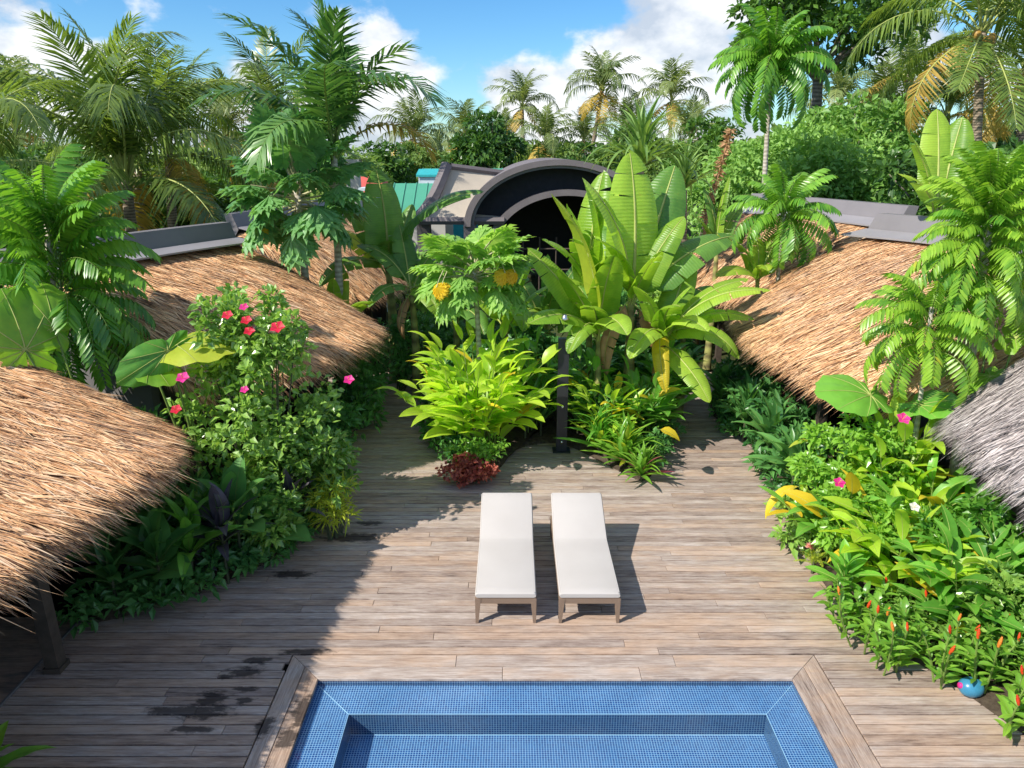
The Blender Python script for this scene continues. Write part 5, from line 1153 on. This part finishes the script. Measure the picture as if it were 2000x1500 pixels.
# ---- taro / elephant ears
def taro(label, base, leaves):
    base = Vector(base); root = thing('taro_plant', label, 'taro', base)
    for (bx, by, bY, tx, ty, tY, k, ro, wd, mk) in leaves:
        p0 = P(bx, by, bY) - base; p1 = P(tx, ty, tY) - base
        mb = MB(); q = p0.lerp(p1, .3); mb.tube(bent((U(-.05, .05), U(-.05, .05), -.05), q, 0, 6, .05), [.03, .027, .024, .02, .017, .014, .012], 6); mb.build('stalk', M['stemgreen'], root, smooth=True)
        place('leaf', TARO[k], root, p0, p1, ro, wd, M[mk] if mk else None)
taro('giant taro with an upright leaf rising behind the nearest thatch', (-5.3, 8.55, .05), [(62, 735, 8.35, 20, 560, 8.5, 0, -.3, 1.35, None), (110, 680, 8.7, 92, 545, 8.9, 1, -.5, .9, None), (60, 640, 9.0, -40, 600, 9.2, 2, .3, 1, None)])
taro('broad taro leaf spread before the dark hut opening', (-4.3, 8.9, .05), [(365, 660, 8.9, 235, 745, 8.2, 0, 1.2, .62, 'ginger_dark'), (310, 690, 9.1, 420, 640, 8.6, 1, -.3, 1.0, 'lime'), (280, 700, 8.9, 330, 740, 8.4, 2, 0, .8, None)])
taro('taro with a scalloped leaf under the low right feather tree', (4.9, 8.9, .05), [(1735, 785, 8.8, 1615, 742, 8.6, 0, .5, .9, 'ginger_dark'), (1760, 800, 8.7, 1880, 770, 8.5, 2, -.2, 1.1, 'ginger_dark'), (1700, 770, 8.9, 1740, 700, 8.8, 1, 0, 1, None)])
taro('yellow-green taro between the right tree trunk and grey thatch', (6.0, 8.75, .05), [(1940, 690, 8.7, 1905, 605, 8.8, 1, .2, 1.1, 'lime'), (1960, 680, 8.6, 2040, 610, 8.6, 0, -.3, 1.2, None), (1950, 720, 8.6, 1900, 770, 8.4, 2, 0, 1, None)])

# ---- left bed: hibiscus and shade plants
FL = [((445, 617), 8.9, .13, 'red'), ((477, 601), 9.0, .11, 'pink'), ((482, 627), 8.85, .13, 'red'), ((488, 648), 8.8, .13, 'red'), ((543, 641), 8.8, .17, 'red'), ((358, 739), 8.6, .15, 'pink'), ((345, 801), 8.6, .13, 'red'), ((682, 743), 8.9, .13, 'pink'), ((478, 762), 8.55, .10, 'pink')]
bush('tall hibiscus bush with red flowers in front of the left thatch', (-3.45, 9.0, .08), 1.0, .6, 2.75, 90, 5600, .125, M['hibiscus'], 'hibiscus_bush', 'bush', .35, .26,
     [(P(px[0], px[1], Y - .48), s * 1.05, mk) for px, Y, s, mk in FL], 14, spikes=16, aspect=.62)
bush('lower right side of the hibiscus leaning over the path', (-2.85, 9.15, .08), .58, .5, 1.7, 52, 3000, .12, M['hibiscus'], 'hibiscus_bush', 'bush', .2, .22, nstem=8, spikes=2, aspect=.62)
bush('low hibiscus growth at the foot of the tall flowering bush', (-3.45, 8.3, .08), .62, .4, 1.15, 44, 2300, .12, M['hibiscus'], 'hibiscus_bush', 'bush', .12, .2, nstem=7, aspect=.6)
bush('yellow-green tufted croton at the path edge under the hibiscus', (-2.5, 8.95, .06), .26, .26, .85, 30, 900, .16, M['lime'], 'croton_bush', 'bush', .1, .15, aspect=.14)
LB = [(-4.65, 7.15), (-4.2, 7.35), (-3.95, 7.65), (-3.6, 7.8), (-3.5, 8.05), (-4.45, 7.95), (-3.9, 8.2), (-3.2, 8.35), (-3.0, 8.65), (-3.4, 8.5), (-4.9, 7.9), (-4.2, 8.5)]
mats = ['shade', 'shade', 'ginger_dark', 'purple', 'shade', 'shade', 'shade', 'shade', 'purple', 'ginger_dark', 'shade', 'shade']
for k, (x, y) in enumerate(LB):
    ms = BROAD if k % 3 == 1 else ROSE
    rosette('shade plant in the left bed, %s back from the hut post' % ORD[k], (x, y, .06), 16 if ms is ROSE else 12, U(.58, .82), M[mats[k]], ms, (78, 8), 'understory_plant', 'plant', U(.3, .75), 1.1, 'shade plants in the left bed')
rosette('bluish dark bromeliad rosette at the deck edge on the left', G(392, 1150) + Vector((0, .1, .04)), 18, .38, M['purple'], ROSE, (75, 0), 'bromeliad', 'plant', .16, .95)
rosette('drooping pale-edged leaf plant beside the bromeliad', G(300, 1175) + Vector((0, .15, .04)), 14, .36, M['shade'], BROAD, (60, -5), 'understory_plant', 'plant', .22, .9)
for k, (px, py) in enumerate(((555, 1075), (500, 1110), (600, 1040), (230, 1200))):
    rosette('low green fern at the left deck edge, %s' % ('below the hibiscus', 'left of the fern below the hibiscus', 'nearest the croton', 'nearest the hut post')[k], G(px, py) + Vector((0, .1, .05)), 16, .36, M['shade'] if k == 3 else M['shrub_bright'], FERN, (65, 5), 'fern', 'fern', .06, 1.0)
rosette('pink-flowered periwinkle in the left bed', G(450, 1070) + Vector((0, .1, .05)), 14, .22, M['shade'], BROAD, (70, 5), 'periwinkle', 'plant', .35, .9)
pr = [o for o in D.objects if o.get('label') == 'pink-flowered periwinkle in the left bed'][0]
flower(pr, P(450, 1020, pr.location.y - .1) - pr.location, .11, M['pink'])
mb = MB(); mb.tube([(0, 0, .3), P(450, 1022, pr.location.y - .1) - pr.location], .006, 5); mb.build('flower_stalk', M['stemgreen'], pr)
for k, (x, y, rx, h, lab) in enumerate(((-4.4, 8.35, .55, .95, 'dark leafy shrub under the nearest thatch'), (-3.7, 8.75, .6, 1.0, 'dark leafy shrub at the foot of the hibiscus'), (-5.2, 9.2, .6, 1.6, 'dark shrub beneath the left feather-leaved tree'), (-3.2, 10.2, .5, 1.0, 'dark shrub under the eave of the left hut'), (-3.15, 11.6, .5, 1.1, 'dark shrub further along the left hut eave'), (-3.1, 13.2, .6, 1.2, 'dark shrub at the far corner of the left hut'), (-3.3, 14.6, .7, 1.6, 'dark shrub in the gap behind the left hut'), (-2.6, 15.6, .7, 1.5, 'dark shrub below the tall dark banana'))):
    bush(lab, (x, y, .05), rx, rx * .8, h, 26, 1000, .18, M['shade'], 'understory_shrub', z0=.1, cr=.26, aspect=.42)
rosette('leafy corner plant at the very bottom left of the photo', (-4.35, 4.45, .04), 14, .6, M['shrub_bright'], BROAD, (70, 5), 'leafy_plant', 'plant', .35, .8)

# ---- right bed
bush('bushy pink-flowered hibiscus between the two right thatched roofs', (4.65, 8.75, .08), .75, .5, 1.75, 62, 4200, .105, M['shrub_bright'], 'hibiscus_bush', 'bush', .25, .22,
     [(P(1763, 819, 7.9), .16, 'pink')], 12, aspect=.6)
bush('leafy hibiscus with a single pink flower near the deck', (4.55, 8.0, .08), .6, .5, 1.15, 46, 2600, .10, M['shrub_bright'], 'hibiscus_bush', 'bush', .15, .2, [(P(1638, 944, 7.65), .14, 'pink'), (P(1785, 991, 7.3), .12, 'white_petal')], 9, aspect=.6)
bush('dense green shrub below the grey thatch eave', (5.35, 7.35, .08), .65, .6, 1.25, 50, 2800, .11, M['shrub_bright'], z0=.15, cr=.22, nstem=9, aspect=.55)
bush('dark green shrub at the front corner of the right bed', (5.35, 6.35, .08), .5, .5, .95, 36, 1900, .12, M['hibiscus'], z0=.1, cr=.2, nstem=7, aspect=.5)
GR = [('lime ginger clump beside the deck below the pink hibiscus', 4.35, 8.25, 9, 1.1, .75, .66, 'ginger_dark'), ('ginger clump with yellow leaves in the middle of the right bed', 4.65, 7.45, 11, 1.2, .75, .70, 'ginger'), ('dark ginger clump under the grey thatch corner', 5.25, 7.9, 10, 1.4, .7, .68, 'ginger_dark'),
      ('ginger clump near the bottom of the right bed', 5.0, 6.75, 10, 1.05, .65, .64, 'ginger_dark'), ('tall ginger clump between the taro and grey thatch', 5.1, 8.6, 10, 1.95, .6, .68, 'ginger'), ('dark ginger clump at the right photo edge', 5.6, 6.9, 9, 1.2, .6, .62, 'ginger_dark')]
for lab, x, y, ns, h, sp, LL, mk in GR:
    ginger(lab, (x, y, .08), ns, h, sp, LL, M[mk], per=7, yellow=.06, wide=1.0)
# costus: spiral-ginger stems each topped by a red cone
def cone_mesh(mat):
    mb = MB(); z = np.linspace(0, 1, 9); mb.tube([(0, 0, q) for q in z], [.02 + .20 * math.sin(math.pi * min(1, .18 + q * .80)) ** .8 for q in z], 9)
    n = 26; a = np.arange(n) * 2.4; q = np.linspace(.05, .92, n); rr = .20 * np.sin(np.pi * np.minimum(1, .18 + q * .8)) ** .8
    B = np.column_stack([rr * np.cos(a), rr * np.sin(a), q - .08]); d = np.column_stack([.35 * np.cos(a), .35 * np.sin(a), np.ones(n)]); mb.leaves(B, d, np.column_stack([np.cos(a), np.sin(a), np.zeros(n)]), .2, .17, -.1, 0)
    return mb.mesh('red_cone', [mat])
CONE = [cone_mesh(M['conered']), cone_mesh(M['coneorange'])]
def costus(label, base, stems):
    base = Vector(base); root = thing('spiral_ginger', label, 'spiral ginger', base, 'spiral gingers with red cones')
    for (tip, cone) in stems:
        tp = Vector(tip) - base; b0 = Vector((tp.x * .45 + U(-.05, .05), tp.y * .45 + U(-.05, .05), -.06)); pts = bent(b0, tp, 0, 6, U(-.06, .06))
        mb = MB(); mb.tube(pts, [.011, .011, .010, .010, .009, .009, .008], 5); mb.build('stem', M['stemgreen'], root)
        for j in range(13):
            s = .16 + .82 * j / 12; x = s * 6; q = min(5, int(x)); p_ = pts[q].lerp(pts[q + 1], x - q); a = j * 2.0 + U(-.3, .3)
            d = polar(1, a, math.radians(U(-5, 40)) if j < 10 else math.radians(U(25, 55))); place('leaf', ROSE[j % 3], root, p_, p_ + d * U(.15, .23), U(-.3, .3), 1.5, M['shrub_bright'])
        if cone is not None:
            o = D.objects.new('flower_cone', CONE[cone]); COL.objects.link(o); o.parent = root; o.location = tp - Vector((0, 0, .01)); s = U(.065, .095); o.scale = (s * .85, s * .85, s * 1.25); o.rotation_euler = (U(-.25, .25), U(-.25, .25), U(0, 6))
CT = [[(1660, 1122), (1640, 1160), (1732, 1140), (1715, 1195), (1733, 1200)], [(1773, 1230), (1745, 1230), (1695, 1185), (1810, 1165)], [(1855, 1275), (1872, 1210), (1905, 1232), (1856, 1235)], [(1888, 1165), (1880, 1100), (1958, 1158), (1930, 1200)],
      [(1967, 1212), (1950, 1262), (1990, 1250), (1910, 1245)], [(1997, 1315), (2004, 1340), (1990, 1375), (2010, 1280)]]
nm = ['beside the frangipani', 'between the yellow drooping leaves and the deck', 'in the middle of the group', 'behind the middle of the group', 'above the blue pot', 'at the very right edge of the photo']
for k, grp in enumerate(CT):
    st = []
    for i, (px, py) in enumerate(grp):
        p_ = G(px, py, U(.50, .72)); st.append((p_, 0 if i % 3 != 1 else 1))
    c = sum((s[0] for s in st), Vector((0, 0, 0))) / len(st)
    pot = G(1893, 1358)
    for i in range(9):
        q = c + Vector((U(-.34, .34), U(-.22, .34), U(-.25, .05)))
        if (q.x - pot.x) ** 2 + (q.y - pot.y) ** 2 > .20 and not (q.y < pot.y + .1 and abs(q.x - pot.x) < .5): st.append((q, None))
    c.z = .05
    costus('spiral ginger with red flower cones %s' % nm[k], c, st)
rosette('frangipani sapling with dark paddle leaves at the deck edge', G(1640, 1215) + Vector((.05, .15, .05)), 24, .44, M['ginger_dark'], OBOV, (70, -20), 'frangipani', 'plant', .45, 1.0)
for k, (px, py, lab, mk) in enumerate(((1565, 1075, 'pale green fern leaning over the deck on the right', 'lime'), (1560, 1130, 'small light fern frond below the pale one', 'lime'), (1590, 1010, 'light fern behind the pale one', 'shrub_bright'))):
    rosette(lab, G(px, py) + Vector((.22, .12, .05)), 13, .42 if k != 1 else .28, M[mk], FERN, (65, 5), 'fern', 'fern', .12, 1.0)
rosette('brownish bromeliad between the ferns and yellow leaves', G(1625, 1080) + Vector((.1, .15, .05)), 16, .36, M['burgundy'], ROSE, (70, 10), 'bromeliad', 'plant', .2, .9, mat2=M['lime'], p2=.5)
root = thing('ginger_torch', 'pale pink torch flower at the deck edge on the right', 'flower', G(1590, 1110) + Vector((0, .05, .04)))
mb = MB(); tpv = P(1582, 1068, root.location.y - .05) - root.location; mb.tube([(0, 0, -.05), tpv * .5, tpv], .01, 5); mb.build('stalk', M['stemgreen'], root)
mb = MB(); d = sphere_dirs(40); d[:, 2] = np.abs(d[:, 2]); mb.leaves(np.zeros((40, 3)), d, np.tile([0, 0, 1.], (40, 1)) + d * .2, .07, .03, .1, .05); mb.build('bloom', M['palepink'], root, tpv)
for k, (px, py, tx, ty, Y) in enumerate(((1560, 950, 1495, 1015, 8.9), (1700, 1085, 1615, 1100, 7.7), (1600, 880, 1540, 875, 9.2))):
    b = Vector((P(px + 40, py, Y).x + .1, Y + .1, .06)); root = thing('yellow_leaf_plant', ('long yellow leaf arching over the deck beside the ferns', 'broad yellow leaf lying in front of the middle ginger', 'yellow-green leaf tip over the deck under the big right thatch')[k], 'plant', b)
    p0 = P(px, py, Y) - b; mb = MB(); mb.tube(bent((0, 0, -.05), p0, 0, 4, .03), .009, 5); mb.build('stem', M['stemgreen'], root)
    place('leaf', GIN[2], root, p0, P(tx, ty, Y - .15) - b, 0, .9, M['yellow'] if k != 2 else M['lime'])
    for q in range(3): place('leaf', GIN[q], root, p0 * (.6 + .1 * q), p0 * (.6 + .1 * q) + polar(.4, U(0, 6), .5), 0, 1, M['ginger'])
for k, (x, y, lab) in enumerate(((4.35, 10.0, 'nearest the pink hibiscus'), (4.4, 11.2, 'below the middle of the eave'), (4.35, 12.4, 'past the middle of the eave'), (4.25, 13.6, 'at the far corner'))):
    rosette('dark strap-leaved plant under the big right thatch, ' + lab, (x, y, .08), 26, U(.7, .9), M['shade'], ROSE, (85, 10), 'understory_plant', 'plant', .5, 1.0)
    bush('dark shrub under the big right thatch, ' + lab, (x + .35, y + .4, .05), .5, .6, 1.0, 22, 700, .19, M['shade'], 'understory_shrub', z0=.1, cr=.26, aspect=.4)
for k, (px, py, mk, lab) in enumerate(((1535, 850, 'burgundy', 'burgundy cordyline at the deck edge under the big right thatch'), (1480, 830, 'shade', 'green cordyline left of the burgundy one'), (1580, 905, 'burgundy', 'low burgundy cordyline near the lime ginger'))):
    rosette(lab, G(px, py) + Vector((.05, .15, .05)), 18, .42, M[mk], ROSE, (88, 15), 'cordyline', 'plant', .45 if k < 2 else .15, .85)

EDGE = [('left', [(-4.75, 7.05), (-4.35, 7.35), (-3.95, 7.6), (-3.6, 7.95), (-3.3, 8.3), (-3.08, 8.8), (-2.98, 9.5), (-3.02, 10.3), (-3.1, 11.2), (-3.2, 12.2), (-3.28, 13.2)], 'the hut post'),
        ('centre', [(-1.0, 11.5), (-1.3, 12.3), (-1.5, 13.1), (-1.62, 14.0), (-1.65, 15.0)], 'the coleus'), ('centre right', [(2.5, 11.6), (2.75, 12.4), (2.95, 13.2), (3.15, 14.1)], 'the grassy clump'),
        ('right', [(5.15, 5.35), (4.75, 6.35), (4.35, 6.75), (4.05, 8.6), (4.2, 9.3), (4.35, 10.1), (4.42, 11), (4.48, 11.9), (4.4, 12.8), (4.3, 13.7)], 'the blue pot')]
for zone, pts, mark in EDGE:
    for k, (x, y) in enumerate(pts):
        bush('low edging plant on the %s bed, %s away from %s' % (zone, ORD[k], mark), (x + U(-.05, .05), y, .02), .30, .36, .40, 14, 260, .15, M['shade'] if zone != 'right' or k > 4 else M['hibiscus'], 'edging_plant', 'plant', .03, .16, nstem=3, group='edging plants along the beds', aspect=.5)

# ---- middle ground behind the beds
MG = [(-.9, 14.2, .7, 1.4, 'shade', 'green shrub behind the central ginger'), (.3, 14.6, .8, 1.5, 'shade', 'green shrub behind the shower post'), (1.9, 14.6, .8, 1.6, 'shade', 'green shrub at the back of the banana clump'), (3.2, 14.8, .7, 1.5, 'shade', 'green shrub right of the banana clump'), (-1.6, 17, .9, 1.7, 'shade', 'shrub before the arch on the left'), (.2, 18, 1.0, 1.7, 'shade', 'shrub before the middle of the arch'), (2.4, 17.5, 1.0, 2.0, 'shade', 'shrub before the right of the arch'),
      (3.8, 19.5, 1.0, 2.2, 'hibiscus', 'shrub beside the far right hut'), (-2.0, 21, 1.2, 2.2, 'hibiscus', 'shrub beside the far left hut'), (-3.4, 23.5, 1.3, 2.4, 'tree_light', 'light shrub below the leaning shell'), (4.2, 23.5, 1.4, 2.8, 'hibiscus', 'shrub right of the arch'), (6.0, 23.8, 1.5, 3.4, 'tree_light', 'light shrub behind the far right hut'), (-5.8, 24, 1.5, 3.0, 'hibiscus', 'shrub behind the far left hut'), (5.6, 14.9, .6, 1.8, 'shade', 'dark shrub in the gap between the right huts'), (6.6, 15.0, .6, 2.3, 'shade', 'darker tall shrub in the gap between the right huts')]
for x, y, rx, h, mk, lab in MG:
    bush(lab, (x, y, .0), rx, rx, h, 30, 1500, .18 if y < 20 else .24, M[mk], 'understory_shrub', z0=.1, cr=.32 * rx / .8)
# pandanus and dry flower stalk
def pandanus(label, base, top, n, L):
    base = Vector(base); tp = Vector(top) - base; root = thing('pandanus', label, 'pandanus', base)
    mb = MB(); mb.tube(bent((0, 0, -.1), tp, 0, 5, .1), .09, 7); mb.build('trunk', M['palmbark'], root)
    for i in range(n):
        f = i / (n - 1); az = i * 2.39996; e = math.radians(85 - 95 * f + U(-8, 8)); place('leaf', STRAP[min(3, int(f * 4))], root, tp, tp + polar(L * U(.8, 1.15), az, e), 0, .95, M['pandan'])
pandanus('spiky pandanus rising behind the banana clump', (P(1250, 500, 17.5).x, 17.5, 0), P(1250, 330, 17.5), 80, 1.55)
pandanus('second spiky pandanus left of the dry flower stalk', (P(1330, 500, 19).x, 19, 0), P(1335, 372, 19), 46, 1.3)
b = Vector((P(1375, 500, 19.5).x, 19.5, 0)); root = thing('dry_flower_stalk', 'tall dry brown flower stalk leaning right of the banana clump', 'plant', b); p0 = P(1378, 430, 19.5) - b; p1 = P(1428, 252, 19.5) - b
mb = MB(); mb.tube([(0, 0, -.1), p0, p0.lerp(p1, .5), p1], [.06, .05, .035, .012], 6); mb.build('stalk', M['dead'], root)
mb = MB(); s = rng.random(260); B = np.array([tuple(p0.lerp(p1, q)) for q in s]); mb.leaves(B, sphere_dirs(260), sphere_dirs(260), rng.uniform(.12, .26, 260), .06, .2, .1); stuff(mb.build('dry_bracts', M['dead'], root))

# ---- big trees on the right
tree('large dark broadleaf tree at the top right with open sky gaps', (P(1580, 400, 31).x, 31, -.1), 12.3, (3.9, 2.3), M['tree'], 58, 7000, .36, .22, low=.6, cr=.18)
tree('dense dark tree under the large broadleaf tree', (P(1680, 400, 28).x, 28, -.1), 6.9, (3.2, 2.0), M['tree_light'], 60, 9000, .34, .2, cr=.26)
tree('light fine-leaved spreading tree behind the far right hut', (P(1540, 400, 26).x, 26, -.1), 5.9, (3.0, 1.7), M['tree_light'], 60, 9000, .26, .18, cr=.26)
tree('light fine-leaved tree above the large right ridge', (P(1690, 400, 24.5).x, 24.5, -.1), 5.6, (2.9, 1.7), M['tree_light'], 60, 9000, .26, .18, cr=.26)
tree('light fine-leaved tree left of the slender trunk', (P(1440, 400, 29).x, 29, -.1), 5.4, (2.4, 1.6), M['tree_light'], 50, 7000, .28, .18, cr=.26)
tree('dark tree behind the right edge feather-leaved tree', (P(1890, 400, 20).x, 20, -.1), 5.6, (2.6, 2.0), M['tree'], 55, 7500, .30, .18, cr=.26)
tree('dark tree filling the left edge behind the feather-leaved tree', (P(60, 400, 17).x, 17, -.1), 4.0, (2.2, 1.6), M['tree'], 55, 7000, .28, .16, cr=.26)
tree('dark tree behind the ridge of the left hut', (P(400, 400, 27).x, 27, -.1), 4.9, (2.8, 1.9), M['tree'], 55, 7000, .32, .18, cr=.26)
tree('dark tree between the left coconut trunks and the hut', (P(170, 400, 26).x, 26, -.1), 5.4, (3.0, 2.2), M['tree'], 55, 7000, .32, .18, cr=.26)
# ---- far trees on the skyline: prototypes then copies, named in order from the left
prot = [tree('x', (0, 0, 0), 7.0, (3.2, 2.5), M['tree_far'], 44, 4200, .50, .22, name='far_tree', cr=.28), tree('x', (0, 0, 0), 6.4, (3.6, 2.1), M['tree_far'], 44, 4200, .5, .22, name='far_tree', cr=.28), tree('x', (0, 0, 0), 7.6, (2.8, 2.8), M['tree'], 44, 4200, .5, .22, name='far_tree', cr=.3)]
spots = []
for px, Y, s in ((-60, 36, 1), (70, 40, 1.05), (200, 38, 1), (330, 42, 1.0), (450, 40, 1.05), (560, 36, .95), (660, 44, 1.0), (745, 50, .95), (810, 56, .95), (870, 72, 1.0), (948, 52, 1.15), (1010, 70, 1.1), (1090, 66, 1.1), (1160, 58, 1.05), (1235, 52, 1.1), (1310, 48, 1.05), (1385, 44, 1.05), (1470, 42, 1.0), (1580, 40, 1.15), (1700, 44, 1.2), (1800, 38, 1.1), (1900, 36, 1.2), (2010, 34, 1.2), (640, 31, .75)):
    spots.append((px, Y, s))
spots.sort()
for k, (px, Y, s) in enumerate(spots):
    p0 = prot[k % 3]; lab = 'far leafy tree on the skyline, %s from the left' % ORD[k]; loc = (P(px, 300, Y).x, Y, -.1)
    if k < 3: p0.location = loc; p0['label'] = lab; p0['group'] = 'far skyline trees'; p0.rotation_euler = (0, 0, U(0, 6)); p0.scale = (s * .8, s * .8, s * .8)
    else: copy_tree(p0, lab, loc, U(0, 6.28), s * .8)
dup = [l for l in set(LABELS) if LABELS.count(l) > 1 and l != 'x']
if dup: print('DUPLICATE LABELS', dup)
